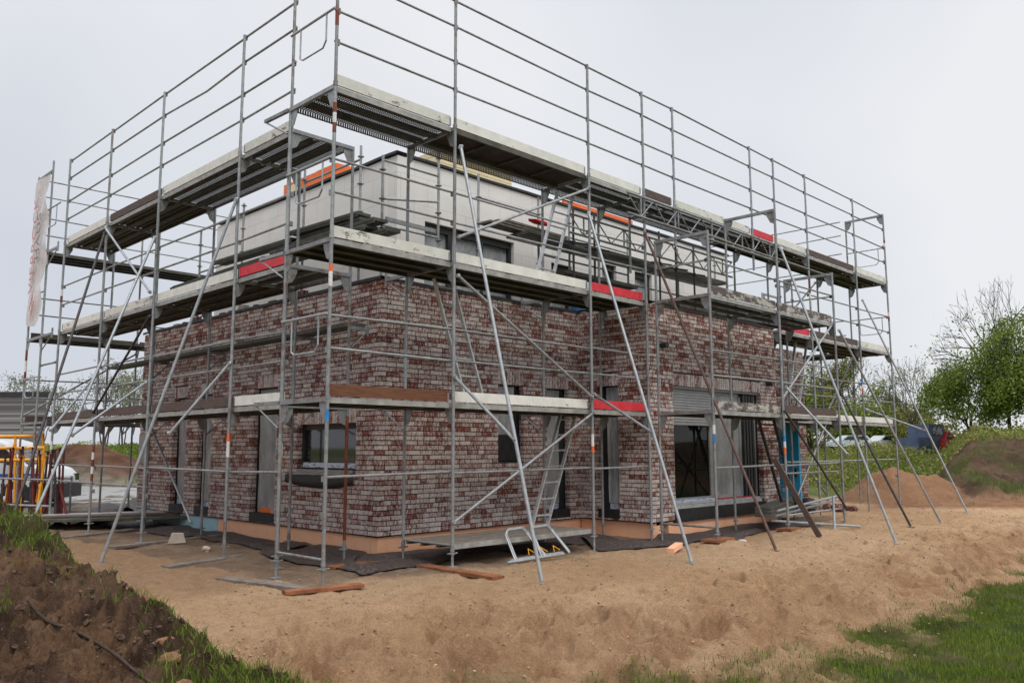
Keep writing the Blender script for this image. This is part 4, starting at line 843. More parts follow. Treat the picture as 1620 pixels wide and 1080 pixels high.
# tubes and frames lying at the right
for i, (p, q, lb, mt) in enumerate((((9.3, -1.0, .33), (13.6, -.35, .42), 'lower of the long tubes lying across trestle level beneath the projecting scaffold', 'galv2'), ((9.2, -1.1, .44), (13.4, -.45, .52), 'upper long tube lying just above its twin beneath the projecting scaffold', 'galv2'),
    ((9.3, -.9, .24), (11.35, -1.75, .05), 'tube sloping to the ground below the projecting scaffold', 'galv2'), ((12.0, -.95, .56), (9.6, -2.0, .05), 'short loose tube propped diagonally at the right end of the projecting scaffold', 'galv2'))):
    a = A(); a.tube(p, q, .0245, 10); o = a.build('loose_tube', mt, loc=p); tag(o, lb, 'tube', 'loose tubes lying on the right')
for i in range(3):
    a = A(); z = .35+i*.06; a.beam((9.0+i*.1, -.9+i*.05, z), (12.0, -.15+i*.08, z+.04), .30, .05); o = a.build('steel_plank', 'deck_steel', loc=(9, -.9, z)); tag(o, ('bottom', 'middle', 'top')[i]+' steel plank of the low stack beneath the projecting scaffold', 'plank', 'steel planks stacked low on the right')
# drainage mat
def mat_strip(name, label, pts, mat, seed, zt=.07, group='dimpled mats along the house base'):
    rr = random.Random(seed); n = 34; m_ = 7; vs = []
    for i in range(n+1):
        q = i/n*(len(pts)-1); k = min(int(q), len(pts)-2); f = q-k; a0 = [pts[k][0][j]*(1-f)+pts[k+1][0][j]*f for j in (0, 1)]; b0 = [pts[k][1][j]*(1-f)+pts[k+1][1][j]*f for j in (0, 1)]
        for j in range(m_+1):
            g = j/m_; ed = .07*math.sin(i*.9+seed)*(j == 0); x = a0[0]*(1-g)+b0[0]*g; y = a0[1]*(1-g)+b0[1]*g+ed; z = zt*(.55+.45*math.sin(i*.5+j*.8+seed))*(0.1 if j == 0 else 1); vs.append((x, y, z))
    V = np.array(vs); V[:, 2] += H(V[:, 0], V[:, 1])+.02; a = A(); a.add([tuple(v) for v in V], [(i*(m_+1)+j, (i+1)*(m_+1)+j, (i+1)*(m_+1)+j+1, i*(m_+1)+j+1) for i in range(n) for j in range(m_)], True); c = V.mean(0)
    o = a.build(name, mat, loc=c); tag(o, label, 'drainage mat', group)
mat_strip('drainage_mat', 'purple brown dimpled mat spread round the near corner of the house', [((1.0, 3.3), (2.05, 3.3)), ((.95, 1.2), (2.05, 1.9)), ((.85, .45), (1.5, 1.65)), ((1.8, .5), (2.0, 1.7)), ((3.6, .75), (3.6, 1.7)), ((5.0, .6), (5.0, 1.7)), ((6.2, .2), (6.5, 1.7))], 'drain', 1)
mat_strip('drainage_mat', 'dimpled mat running in front of the sliding door base', [((5.0, -.15), (5.8, .9)), ((6.0, -.75), (6.75, 0.0)), ((7.0, -1.0), (7.1, .05)), ((8.2, -.95), (8.2, .05)), ((9.8, -.75), (9.8, .05)), ((11.6, -.8), (11.6, .05)), ((12.6, -.2), (12.8, 1.2))], 'drain', 4)
mat_strip('drainage_mat', 'flat dimpled mat along the left wall below the narrow windows', [((1.1, 10.4), (2.05, 10.6)), ((1.2, 8.0), (2.05, 8.0)), ((1.3, 6.0), (2.05, 6.0)), ((1.35, 4.4), (2.05, 4.4)), ((1.1, 3.4), (2.05, 3.4))], 'drain', 6, .045)
mat_strip('drainage_mat', 'rolled out mat in folds at the rear left corner', [((.3, 11.0), (1.3, 10.4)), ((.9, 12.6), (2.0, 11.4)), ((2.4, 13.8), (3.2, 12.6)), ((3.4, 15.0), (4.4, 13.8))], 'drain', 9, .28)
# foam offcuts, rubble, litter
def rock(name, label, x, y, r, mat, cat='stone', group=None, sq=(1, 1, .7), sink=.25, seed=1, n=8, m=6, rough=.22):
    z = gz_at(x, y); a = A(); a.blob((x, y, z+r*sq[2]*(1-sink)), r*sq[0], r*sq[1], r*sq[2], seed, max(n, 10), max(m, 8), rough*.7); o = a.build(name, mat, loc=(x, y, z)); return tag(o, label, cat, group)
a = A(); z = gz_at(.75, 5.75); a.prism([(.58, 5.70, z), (.86, 5.62, z), (.82, 5.64, z+.16), (.64, 5.69, z+.17)], (.06, .14, 0)); o = a.build('plaster_lump', 'stone_pale', loc=(.7, 5.7, z)); tag(o, 'pale bucket shaped plaster lump on the sand beside a board', 'plaster lump')
rock('plaster_crumb', 'small pale crumb on the sand between the left scaffold feet', .6, 4.3, .07, 'stone_pale', 'crumb')
rock('pebble', 'white lid sized pebble on the grey sand before the door mat', 7.05, -1.55, .07, 'stone_pale', 'pebble', 'pale pebbles on the sand', sq=(1.3, 1, .4), seed=4)
rock('pebble', 'flat white scrap alone in the middle of the sand plain', 4.06, -3.51, .07, 'stone_pale', 'pebble', 'pale pebbles on the sand', sq=(1.4, 1, .2), seed=5)
rock('pebble', 'dark round stone alone on the open sand near the bottom', -1.35, -3.3, .035, 'root_wood', 'pebble', seed=6)
rock('plastic_scrap', 'orange plastic scrap on the rough sand slope', 1.05, -5.0, .05, 'orange_plastic', 'scrap', sq=(1.3, 1, .5), seed=7)
rock('stone_block', 'cream coloured rough stone at the grassy foot of the soil mound', -2.0, -3.0, .12, 'stone_pale', 'stone', sq=(1.2, 1, .6), seed=8)
a = A(); a.beam((5.55, -1.15, gz_at(5.55, -1.15)+.03), (5.95, -1.05, gz_at(5.9, -1.05)+.09), .12, .07); o = a.build('foam_offcut', 'insul_orange', loc=(5.7, -1.1, 0)); tag(o, 'broken orange foam offcut at the mat edge', 'foam offcut')
for i, (x, y, lb) in enumerate(((11.9, .1, 'orange brick lying on the insulation corner right of the door'), (12.15, -.05, 'darker brick beside the orange brick right of the door'))):
    a = A(); z = gz_at(x, y)+.06*0; a.box(x-.11, x+.11, y-.055, y+.055, z+.01, z+.085); o = a.build('loose_brick', 'plank_wood', loc=(x, y, z)); tag(o, lb, 'brick', 'loose bricks by the right corner')
a = A(); z = gz_at(14.8, 1.5); a.box(13.9, 16.0, 1.35, 1.5, z-.02, z+.30); o = a.build('foam_board', 'insul_orange', loc=(14.8, 1.4, z)); tag(o, 'orange foam board standing on edge beyond the blue door', 'foam board')
for i in range(7):
    x = 15.0+.28*i+.1*math.sin(i*3); y = .6+.35*math.cos(i*2.2); rock('broken_brick', 'dark red broken brick in the heap beyond the projecting scaffold', x, y, .13+.03*math.sin(i), 'brick', 'brick', 'broken bricks in the heap', seed=i+20, n=5, m=4)
# loose bricks on the parapet
for i in range(11):
    y = 4.3+i*.52+.1*math.sin(i*5); a = A(); a.box(2.14, 2.25, y-.12+.05*(i % 2), y+.12-.06*(i % 3 == 0), ZT+.05, ZT+.12+.05*(i % 4 == 0)); o = a.build('parapet_brick', ('brick', 'stone_pale', 'brick')[i % 3], loc=(2.2, y, ZT+.05)); tag(o, 'loose brick lying on the black parapet edge of the left wall', 'brick', 'loose bricks on the left parapet')
# blue door panel
a = A(); a.box(14.02, 14.10, .75, 1.35, .06, 2.25); t = a.build('site_door', 'blue_door', loc=(14.06, 1.05, 0)); tag(t, 'bright blue door panel standing upright beyond the right corner of the house', 'door panel'); a = A(); a.box(13.995, 14.018, .82, .87, .9, 1.1); a.build('handle', 'black_plastic', t)
a = A(); a.blob((14.3, .7, .2), .28, .2, .2, 9); o = a.build('bag', 'black_plastic', loc=(14.3, .7, .1)); tag(o, 'black bag at the foot of the blue door panel', 'bag')
# roof goods
t = thing('timber_stack', 'cream timber boards stacked high on the flat roof', 'timber stack', (5.5, 3.6, 6.8))
for i in range(5): a = A(); a.box(4.5, 6.56, 3.3, 4.2, 6.81+i*.125, 6.925+i*.125); a.build('board', 'cream_wood', t)
t = thing('timber_stack', 'long cream timber boards on the roof behind the lattice girder', 'timber stack', (12.6, 3.6, 6.8))
for i in range(3): a = A(); a.box(11.0, 14.2, 3.5, 4.2, 6.90+i*.11, 7.0+i*.11); a.build('board', 'cream_wood', t)
t = thing('orange_barrier_board', 'long orange and white board lying along the roof edge', 'board', (9.5, 3.3, 6.9)); a = A(); a.box(8.2, 10.8, 3.26, 3.32, 7.03, 7.21); a.build('board', 'orange_plastic', t); a = A(); a.box(8.2, 10.8, 3.25, 3.258, 7.0, 7.04); a.build('edge_strip', 'pack_white', t)
t = thing('insulation_pack', 'large orange wrapped pack with a pale round print on the roof', 'pack', (3.9, 6.5, 6.8)); a = A(); a.box(3.55, 4.5, 6.1, 7.45, 6.86, 7.42); a.build('wrap', 'orange_plastic', t)
a = A(); a.add([(3.545, 7.05+.22*math.cos(k*.524), 7.14+.22*math.sin(k*.524)) for k in range(12)], [tuple(range(12))]); a.build('print_patch', 'cream_wood', t)
t = thing('insulation_pack', 'smaller orange and white pack at the near end of the roof goods', 'pack', (3.9, 5.6, 6.8)); a = A(); a.box(3.5, 4.3, 5.3, 6.05, 7.12, 7.40); a.build('wrap', 'orange_plastic', t); a = A(); a.box(3.52, 4.3, 5.32, 6.05, 6.86, 7.115); a.build('white_band', 'pack_white', t)
# hanging cable in the rack behind
# small bits on terrace
a = A(); a.blob((5.9, 1.9, 5.95), .3, .1, .05, 4); o = a.build('red_strap', 'red_stripe', loc=(5.9, 1.9, 5.9)); tag(o, 'red ratchet strap bundle on the timber planks of the bracket platform', 'strap')
a = A(); a.tube((7.0, 1.9, 4.3), (7.0, 1.9, 4.62), .13, 12); t = a.build('bucket', 'blue_tape', loc=(7, 1.9, 4.3)); tag(t, 'blue bucket on the middle deck before the upper window', 'bucket'); 
# ------------------------------------------------------------------ left yard: props, frames, van, heap
XS = lambda s, d: Vector((*from_sd(s, d), 0))
def onx(s, d, z=0): x, y = from_sd(s, d); return Vector((x, y, gz_at(x, y)+z))
t = thing('prop_rack', 'tight bundle of dark red steel props standing in a galvanised rack', 'prop rack', onx(-10.5, 18.6))
for q in range(4):
    s_ = -11.1+(q % 2)*1.2; d_ = 18.1+(q//2)*.8; a = A(); a.tube(onx(s_, d_, 0), onx(s_, d_, 1.05), .025); a.build('rack_post', 'galv', t)
for (p, q) in (((-11.1, 18.1), (-9.9, 18.1)), ((-11.1, 18.9), (-9.9, 18.9))):
    for z in (.45, 1.0): a = A(); a.tube(onx(*p, z), onx(*q, z), .022); a.build('rack_rail', 'galv', t)
rr = random.Random(4)
for i in range(22):
    s_ = -10.95+.052*i+rr.uniform(-.02, .02); d_ = 18.1+rr.uniform(0, .35); ln = rr.uniform(-.06, .06); tp = 1.55+rr.uniform(-.1, .12); mt = 'yellow_steel' if i in (7, 13, 16) else ('dark_tube' if i % 5 == 0 else 'prop_red'); b0 = onx(s_+ln*2.2, d_); m0 = onx(s_+ln, d_, .85); t0 = onx(s_-ln*.2, d_, tp)
    a = A(); a.tube(b0, m0, .032, 8); a.tube(m0, t0, .024, 8); a.box(t0.x-.06, t0.x+.06, t0.y-.06, t0.y+.06, t0.z, t0.z+.012); a.tube(m0-Z*.03, m0+Z*.05, .042, 8); a.build('steel_prop', mt, t)
a = A(); a.tube(onx(-9.85, 18.3, .9), onx(-9.4, 18.0, 0), .03); o = a.build('steel_prop', 'prop_red', loc=onx(-9.9, 18.2)); tag(o, 'single dark red prop leaning outwards from the bundle', 'prop')
def guard_panel(label, s0, s1, d, zb, zt, lean):
    t = thing('barrier_frame', label, 'barrier frame', onx((s0+s1)/2, d), 'yellow steel frames stacked in the yard')
    for s_ in (s0, s1): a = A(); a.tube(onx(s_+.1*lean, d, zb), onx(s_, d, zt), .032, 8); a.build('upright', 'yellow_steel', t)
    for z in (zt-.05, zt-.32): a = A(); a.tube(onx(s0, d, z), onx(s1, d, z), .035, 8); a.build('rail', 'yellow_steel', t)
    n = 4
    for i in range(1, n): s_ = s0+(s1-s0)*i/n; a = A(); a.tube(onx(s_+.1*lean, d, zb), onx(s_, d, zt), .03, 8); a.build('bar', 'yellow_steel', t)
guard_panel('taller orange steel frame behind, of the pair by the grey building', -13.6, -11.0, 19.6, .4, 1.98, 1); guard_panel('brighter yellow steel frame in front of its twin', -13.4, -10.6, 19.0, .45, 1.72, -1)
t = thing('pallet_load', 'plastic wrapped load on timber over grey blocks beside the frames', 'pallet load', onx(-13, 19.8)); a = A(); a.box(*sorted((onx(-13.3, 19.5).x, onx(-11.3, 19.5).x)), onx(-11.5, 19.4).y, onx(-12.9, 19.9).y, .0, .35); a.build('blocks', 'light_block', t)
a = A(); p0, p1 = onx(-13.6, 19.3), onx(-11.4, 19.3); a.beam(p0+Z*.38, p1+Z*.38, .9, .05); a.build('timber', 'plank_wood', t); a = A(); a.blob((p0+p1)/2+Z*.46, 1.0, .5, .12, 8, 12, 6, .1); a.build('wrap', 'wrap_plastic', t)
t = thing('rubble_sack', 'big crumpled white plastic sheet over a heap beside the rear corner', 'heap', onx(-8.1, 21.6)); a = A(); a.blob(onx(-8.4, 21.8, .22), .95, .8, .42, 5, 14, 9, .12); a.blob(onx(-7.6, 21.6, .2), .9, .6, .3, 6, 12, 7, .14); a.build('sheet', 'wrap_plastic', t)
a = A(); c = onx(-7.2, 22.2, .42); a.tube(c, c+Vector((.05, -.04, .02)), .42, 20); a.build('grey_disc', 'light_block', t)
t = thing('block_pallet', 'pallet of light grey concrete blocks under a white sheet by the rear corner', 'block pallet', onx(-10.6, 26.5))
for i in range(3):
    for j in range(3): c = onx(-8.95+j*.62, 27.0, .22+i*.34); a = A(); a.beam(c-Vector((RX, RY, 0))*.3, c+Vector((RX, RY, 0))*.3, .5, .33); a.build('block', 'light_block', t)
a = A(); c = onx(-8.3, 27, 1.12); a.blob(c, 1.0, .5, .1, 3, 12, 5, .1); a.build('cover', 'pack_white', t)
for i in range(4):
    p = onx(-12.4+i*.2, 17.0+i*.25, .12+.03*i); q = onx(-6.4+i*.1, 17.6+i*.3, .22+.03*i); a = A(); a.beam(p, q, .28, .05); o = a.build('scaffold_plank', ('deck_steel', 'deck_steel', 'plank_wood', 'alu')[i], loc=p); tag(o, ('lowest steel', 'second steel', 'timber', 'bright aluminium')[i]+' plank in the long low stack behind the left scaffold', 'plank', 'planks lying behind the left scaffold')
# van: built along local x (front = +x) then turned
def van():
    p = onx(-13.2, 24.9); ang = math.atan2(RY, RX)+.05
    t = thing('van', 'white van with red and blue side stripes facing right behind the yellow frames', 'van', (0, 0, 0))
    L_, W_ = 4.9, 1.85; prof = [(-4.9, .35), (-4.9, 1.75), (-4.75, 1.93), (-1.75, 1.95), (-1.35, 1.83), (-.72, 1.22), (-.25, 1.08), (-.03, .85), (0, .32), (-.4, .25), (-4.6, .25)]
    a = A(); w2 = W_/2; n = len(prof); vs = []
    for y, k in ((-w2, 0), (-w2+.09, 1), (w2-.09, 1), (w2, 0)):
        for (x, z) in prof: zz = z if k or z < 1.0 else z-.05*(z-1.0); vs.append((x if k else x*.995-.02, y if z < 1.05 else y*(1-.12*(z-1.05)), zz))
    fs = [tuple(range(n-1, -1, -1)), tuple(range(3*n, 4*n))]
    for j in range(3):
        for i in range(n): fs.append((j*n+i, j*n+(i+1) % n, (j+1)*n+(i+1) % n, (j+1)*n+i))
    a.add(vs, fs); bo_ = a.build('body', 'white_paint', t); bv = bo_.modifiers.new('round', 'BEVEL'); bv.width = .07; bv.segments = 3; bv.limit_method = 'ANGLE'; bv.angle_limit = .5
    for sg in (-1, 1):
        yy = sg*(w2-.035); a = A(); a.prism([(-1.35, yy, 1.68), (-.95, yy+0*sg, 1.28), (-1.9, yy, 1.24), (-1.9, yy, 1.70)], (0, sg*.012, 0)); a.build('side_window', 'glass_dark', t)
        for (z0, z1, x0, x1, mt) in ((.86, .95, -2.05, -.35, 'blue_paint'), (.82, .95, -4.7, -2.1, 'red_stripe'), (1.0, 1.04, -4.7, -2.1, 'blue_paint')): a = A(); a.box(x0, x1, sg*(w2+.004)-.006, sg*(w2+.004)+.006, z0, z1); a.build('stripe', mt, t)
        for x in (-.95, -3.95):
            a = A(); y0 = sg*(w2-.22); a.tube((x, y0, .33), (x, sg*(w2-.005), .33), .33, 22); wh = a.build('wheel', 'tyre', t); a = A(); a.tube((x, y0, .33), (x, sg*(w2+.006), .33), .20, 18)
            for k in range(6): a.tube((x+.12*math.cos(k), sg*(w2+.0), .33+.12*math.sin(k)), (x+.12*math.cos(k), sg*(w2+.015), .33+.12*math.sin(k)), .02, 6)
            a.build('rim', 'alu', wh); a = A(); a.tube((x, sg*(w2-.1), .36), (x, sg*(w2+.003), .36), .40, 22); a.build('wheel_arch', 'black_plastic', t)
        a = A(); a.box(-.34, -.02, sg*(w2-.16)-.14, sg*(w2-.16)+.10, .72, .92); a.build('headlight', 'glass_dark', t); a = A(); a.box(-1.15, -.95, sg*(w2+.12)-.09, sg*(w2+.12)+.09, 1.2, 1.42); a.build('mirror', 'black_plastic', t)
    a = A(); a.add([(-1.37, -w2*.84, 1.80), (-1.37, w2*.84, 1.80), (-.70, w2*.93, 1.235), (-.70, -w2*.93, 1.235)], [(0, 1, 2, 3)]); a.v = [(x+.014, y, z+.014) for x, y, z in a.v]; a.build('windscreen', 'glass_dark', t)
    a = A(); a.box(-.12, .05, -w2+.02, w2-.02, .24, .66); a.box(-.6, -.115, -w2-.004, -w2+.02, .24, .6); a.box(-.6, -.115, w2-.02, w2+.004, .24, .6); bo_ = a.build('bumper', 'black_plastic', t)
    ORG[t] = Vector((0, 0, 0)); text('h', .55, (-3.0, -w2-.012, 1.2), (math.pi/2, 0, 0), 'cable', t)
    t.location = p; t.rotation_euler = (0, 0, ang)
van()
# vehicles far right
def car(name, label, s, d, zoff, mat, L_=4.3, Hh=1.45, yaw=0.0, truck=False):
    t = thing(name, label, 'truck' if truck else 'car', (0, 0, 0)); w2 = .88; h = Hh
    prof = [(-L_/2, .35), (-L_/2, h*.62), (-L_/2+.25, h*.68), (-L_/2+.7, h), (L_/2-1.7, h), (L_/2-1.0, h*.66), (L_/2-.1, h*.55), (L_/2, .35)] if not truck else [(-L_/2, .6), (-L_/2, h*.62), (L_/2-1.9, h*.62), (L_/2-1.85, h), (L_/2-.15, h), (L_/2, h*.6), (L_/2, .5)]
    a = A(); a.prism([(x, -w2, z) for x, z in prof], (0, 2*w2, 0)); a.build('body', mat, t)
    for sg in (-1, 1):
        a = A(); y = sg*(w2+.006); a.prism([(-L_/2+.55, y, h*.68), (-L_/2+.85, y, h*.95), (L_/2-1.75, y, h*.95), (L_/2-1.2, y, h*.68)] if not truck else [(L_/2-1.5, y, h*.68), (L_/2-1.5, y, h*.93), (L_/2-.5, y, h*.93), (L_/2-.3, y, h*.68)], (0, sg*.01, 0)); a.build('side_window', 'glass_dark', t)
        for x in (-L_/2+.8, L_/2-.85): a = A(); a.tube((x, sg*(w2-.2), .33), (x, sg*(w2+.01), .33), .33, 14); a.build('wheel', 'tyre', t)
    p = onx(s, d, zoff); t.location = p; t.rotation_euler = (0, 0, math.atan2(RY, RX)+yaw)
car('parked_car', 'white car with dark windows half hidden by tall weeds beyond the scaffold', 39.0, 88, .32, 'white_paint', yaw=math.pi+.3)
car('parked_car', 'silver blue car behind the scaffold uprights, left of the white car', 35.6, 88.5, .30, 'silver_paint', L_=4.5, yaw=math.pi+.1, Hh=1.5)
car('truck', 'dark blue lorry with a square cab far off between the trees', 30.3, 62., -.25, 'truck_blue', L_=3.2, Hh=2.6, yaw=.5, truck=True)
car('van', 'red van parked to the right of the blue lorry, far off', 32.3, 63., -.1, 'red_stripe', L_=2.8, Hh=1.9, yaw=.6)
# neighbour building
t = thing('neighbour_bungalow', 'flat roofed building of streaky grey brick behind the yellow frames', 'building', onx(-22, 33))
p = onx(-17.35, 31.0); a = A(); cx_, cy_ = p.x, p.y
U1 = Vector((-RX, -RY, 0)).normalized(); U2 = (Vector((p.x-CX, p.y-CY, 0)).normalized()-Vector((RX, RY, 0))*.03).normalized(); c0 = Vector((p.x, p.y, 0))
def pz(u, v, z): q = c0+U1*u+U2*v; return (q.x, q.y, z)
a.prism([pz(0, 0, -.2), pz(16, 0, -.2), pz(16, 9, -.2), pz(0, 9, -.2)], (0, 0, 3.75)); a.build('wall', 'grey_brick', t)
a = A(); a.prism([pz(-.06, -.06, 3.55), pz(16.06, -.06, 3.55), pz(16.06, 9.06, 3.55), pz(-.06, 9.06, 3.55)], (0, 0, .2)); a.build('roof_edge', 'frame_dark', t)
# ------------------------------------------------------------------ vegetation
def leaf_arrays(cent, size, rng, jit=.35, flat=0.0):
    n = len(cent); d1 = rng.normal(size=(n, 3)); d1 /= np.linalg.norm(d1, axis=1)[:, None]; d2 = rng.normal(size=(n, 3)); d2 -= d1*(d1*d2).sum(1)[:, None]; d2 /= np.linalg.norm(d2, axis=1)[:, None]
    s = size*(1+jit*rng.uniform(-1, 1, n))[:, None]; V = np.stack([cent-d1*s*.5, cent+d2*s*.32, cent+d1*s*.5, cent-d2*s*.32], 1).reshape(-1, 3); return V, np.arange(4*n).reshape(n, 4)
def tree(name, label, s, d, h, cr, leaves, lsize, mat, seed, group, bare=False, low=.12, lean=0, twigs=3, barkr=1., top=9):
    rng = np.random.default_rng(seed); rr = random.Random(seed); base = onx(s, d, -.1); t = thing(name, label, 'tree', base, group); tr = A(); tips = []
    def grow(p, dr, ln, r, dep):
        nseg = 3; q = p
        for i in range(nseg):
            d2 = (dr+Vector((rr.gauss(0, .13), rr.gauss(0, .13), rr.gauss(.03, .08)))).normalized(); n2 = q+d2*ln/nseg; ra = r*(1-i/nseg*.35); rb = r*(1-(i+1)/nseg*.35)
            tr.tube(q, n2, max(ra, .012), 5 if dep > 1 else 8, max(rb, .01), caps=False); q = n2; dr = d2
            if dep >= 3: tips.append(q.copy())
        if dep < 5:
            for k in range(rr.choice((2, 3, 3)) if dep else 5):
                az_ = rr.uniform(0, 6.28); sp = rr.uniform(.45, .95) if dep else rr.uniform(.5, 1.1); side = dr.cross(Vector((math.cos(az_), math.sin(az_), .3))).normalized(); nd = (dr*math.cos(sp)+side*math.sin(sp)); nd.z = max(nd.z, -.05); grow(q if dep else p.lerp(q, rr.uniform(.45, 1)), nd.normalized(), ln*rr.uniform(.62, .8), r*.58, dep+1)
    grow(base, Vector((lean, 0, 1)).normalized(), h*.34, h*.017*barkr, 0); grow(base+Vector((.2, .1, 0)), Vector((lean+.25, .2, 1)).normalized(), h*.30, h*.012*barkr, 1); grow(base+Vector((-.2, .1, 0)), Vector((lean-.3, -.2, 1)).normalized(), h*.30, h*.012*barkr, 1)
    # fit skeleton to the crown size
    tv = np.array([v[:] for v in tr.v])-np.array(base); zmax = tv[:, 2].max(); rmax = np.percentile(np.hypot(tv[:, 0], tv[:, 1]), 97); sc = np.array([cr/rmax, cr/rmax, h/zmax]); tv = tv*sc+np.array(base); tr.v = [tuple(v) for v in tv]
    tips = (np.array([p[:] for p in tips])-np.array(base))*sc; tr.build('trunk', 'bark', t)
    if leaves:
        k = rng.integers(0, len(tips), leaves); clump = rng.normal(size=(len(tips), 3))*0; c = tips[k]*np.array([1, 1, 1])*(np.array([1, 1, 0])+np.array([0, 0, 1])*rng.uniform(.45 if low <= 0 else 1, 1, leaves)[:, None])+rng.normal(size=(leaves, 3))*np.array([.48, .48, .42])*cr/5
        dens = fbm(c[:, 0]*1.0+seed, c[:, 2]*1.0+c[:, 1], .45, 2, seed); keep = (dens > -.12+.12*rng.normal(size=leaves)) & (c[:, 2] > h*low) & (c[:, 2] < h*top); c = c[keep]
        V, F = leaf_arrays(c, lsize, rng); tint = np.clip(.45+.3*rng.normal(size=len(c))*.6+.5*fbm(c[:, 0], c[:, 1]+c[:, 2], .7, 2, seed+3), 0, 1); arrmesh('crown', V+np.array(base), F, mat, loc=base, tint=np.repeat(tint, 4), parent=t)
        bpy.data.objects[-1] if False else None
GR, GL = 'trees beyond the embankment on the right', 'bare trees on the left skyline'
tree('leafy_tree', 'tallest green tree at the right picture edge with bare twigs on top', 34.6, 58, 11.8, 5.0, 40000, .18, 'leaf_green', 11, GR, low=.0, top=.78)
tree('leafy_tree', 'dark green bushy tree filling the gap low at the right edge', 34.5, 54, 7.6, 4.8, 50000, .18, 'leaf_green', 12, GR, low=.0)
tree('leafy_tree', 'lighter loose tree at the left end of the right hand group', 33.0, 60, 7.4, 3.2, 20000, .17, 'leaf_green', 13, GR, low=.0)
tree('bare_tree', 'leafless tree with drooping twigs between the scaffold and the right hand trees', 36.0, 75, 9.0, 3.6, 700, .16, 'leaf_olive', 14, GR)
tree('leafy_tree', 'bright green tree just right of the last scaffold pole', 44.3, 97, 9.5, 3.6, 14000, .27, 'leaf_green', 15, GR, low=.0)
tree('leafy_tree', 'yellowish budding tree behind the right scaffold corner', 41.5, 100, 12.6, 5.2, 30000, .24, 'leaf_olive', 16, GR, low=.0)
tree('leafy_tree', 'olive tree seen through the projecting scaffold', 36.5, 102, 12.0, 5.6, 32000, .24, 'leaf_olive', 17, GR, low=.0)
tree('leafy_tree', 'green tree directly beside the right brick corner', 33.0, 98, 10.2, 4.2, 26000, .24, 'leaf_green', 18, GR, low=.0)
tree('leafy_tree', 'low green tree behind the parked cars', 39.0, 95, 6.5, 4.6, 26000, .26, 'leaf_green', 19, GR, low=.0)
tree('leafy_tree', 'round low tree in front of the blue lorry gap', 41.0, 88, 5.6, 3.4, 12000, .24, 'leaf_olive', 20, GR, low=.0)
for i, (s_, d_, h_, c_, lv) in enumerate(((-46, 76, 6.6, 3.4, 1500), (-41.8, 74, 6.0, 3.0, 1200), (-38, 78, 8.0, 3.8, 1800), (-33.5, 72, 7.2, 3.4, 1800), (-30.6, 75, 8.2, 3.6, 1600), (-35.5, 82, 6.5, 3.0, 900), (-27.5, 74, 7.0, 3.4, 1400))):
    tree('bare_tree', ('small leafless tree beside the grey building', 'thin leafless tree second from the grey building', 'wide pale budding tree on the left skyline', 'pale budding tree behind the third left scaffold pole', 'tallest pale budding tree near the brick wall', 'farther thin tree between the two pale ones', 'leafless tree closest to the brick wall')[i], s_, d_, h_+.8, c_, lv, .19, 'leaf_pale', 30+i, GL, low=.35)
# shrubs and weeds in masses
def mass(name, n, fn, size, mat, seed, label):
    rng = np.random.default_rng(seed); c = fn(rng, n); V, F = leaf_arrays(c, size, rng); tint = np.clip(.4+.25*rng.normal(size=len(c))+.5*fbm(c[:, 0], c[:, 1], .3, 2, seed), 0, 1)
    o = arrmesh(name, V, F, mat, loc=c.mean(0), tint=np.repeat(tint, 4)); tag(o, label, kind='stuff')
def strip(s0, s1, d0, d1, h):
    def fn(rng, n):
        s = rng.uniform(s0, s1, n); d = rng.uniform(d0, d1, n); x, y = from_sd(s, d); z = H(x, y, False)
        hh = h*(.5+1.1*fbm(x, y, .45, 4, 77)); return np.stack([x, y, z+np.maximum(hh, .05)*rng.uniform(0, 1, n)**.8], 1)
    return fn
mass('weeds', 26000, strip(12, 42, 34, 52, .8), .14, 'leaf_olive', 51, 'tall green weeds and nettles behind the scaffold and the parked cars')
mass('weeds', 20000, strip(30, 60, 55, 84, 1.2), .2, 'leaf_olive', 57, 'weeds on the rough land before the parked cars')
mass('weeds', 16000, strip(12, 60, 28.5, 34, .25), .1, 'leaf_olive', 52, 'low weeds on top of the soil embankment')
mass('hedge', 24000, strip(-110, -18, 84, 92, .75), .25, 'leaf_olive', 53, 'far hedge line on the left horizon')
mass('hedge', 50000, strip(18, 130, 106, 116, 3.6), .36, 'leaf_olive', 54, 'far hedge line on the right horizon')
mass('weeds', 16000, strip(-45, -14, 46, 58, .45), .15, 'leaf_green', 55, 'bright green weeds on the bank behind the road')
# grass blades
def blades(name, label, xs, ys, hh, wd, seed, mat='grass', lean=.45):
    rng = np.random.default_rng(seed); n = len(xs); zs = H(xs, ys); a_ = rng.uniform(0, 6.283, n); w = wd*rng.uniform(.6, 1.3, n); L = hh*rng.uniform(.5, 1.35, n)
    la = rng.uniform(0, 6.283, n); ll = L*lean*rng.uniform(.2, 1.3, n); b = np.stack([xs, ys, zs-.005], 1); side = np.stack([np.cos(a_)*w, np.sin(a_)*w, 0*w], 1); ld = np.stack([np.cos(la), np.sin(la), 0*la], 1)
    m1 = b+ld*(ll*.35)[:, None]+np.array([0, 0, 1])*(L*.6)[:, None]; tp = b+ld*ll[:, None]+np.array([0, 0, 1])*(L*.93)[:, None]
    V = np.stack([b-side, b+side, m1+side*.7, tp+side*.08, tp-side*.08, m1-side*.7], 1).reshape(-1, 3); i = np.arange(n)*6; F = np.concatenate([np.stack([i, i+1, i+2, i+5], 1), np.stack([i+5, i+2, i+3, i+4], 1)])
    tint = np.clip(.5+.28*rng.normal(size=n)+.3*fbm(xs, ys, 1.5, 2, seed), 0, 1); o = arrmesh(name, V, F, mat, loc=(xs.mean(), ys.mean(), zs.mean()), tint=np.repeat(tint, 6)); tag(o, label, kind='stuff')
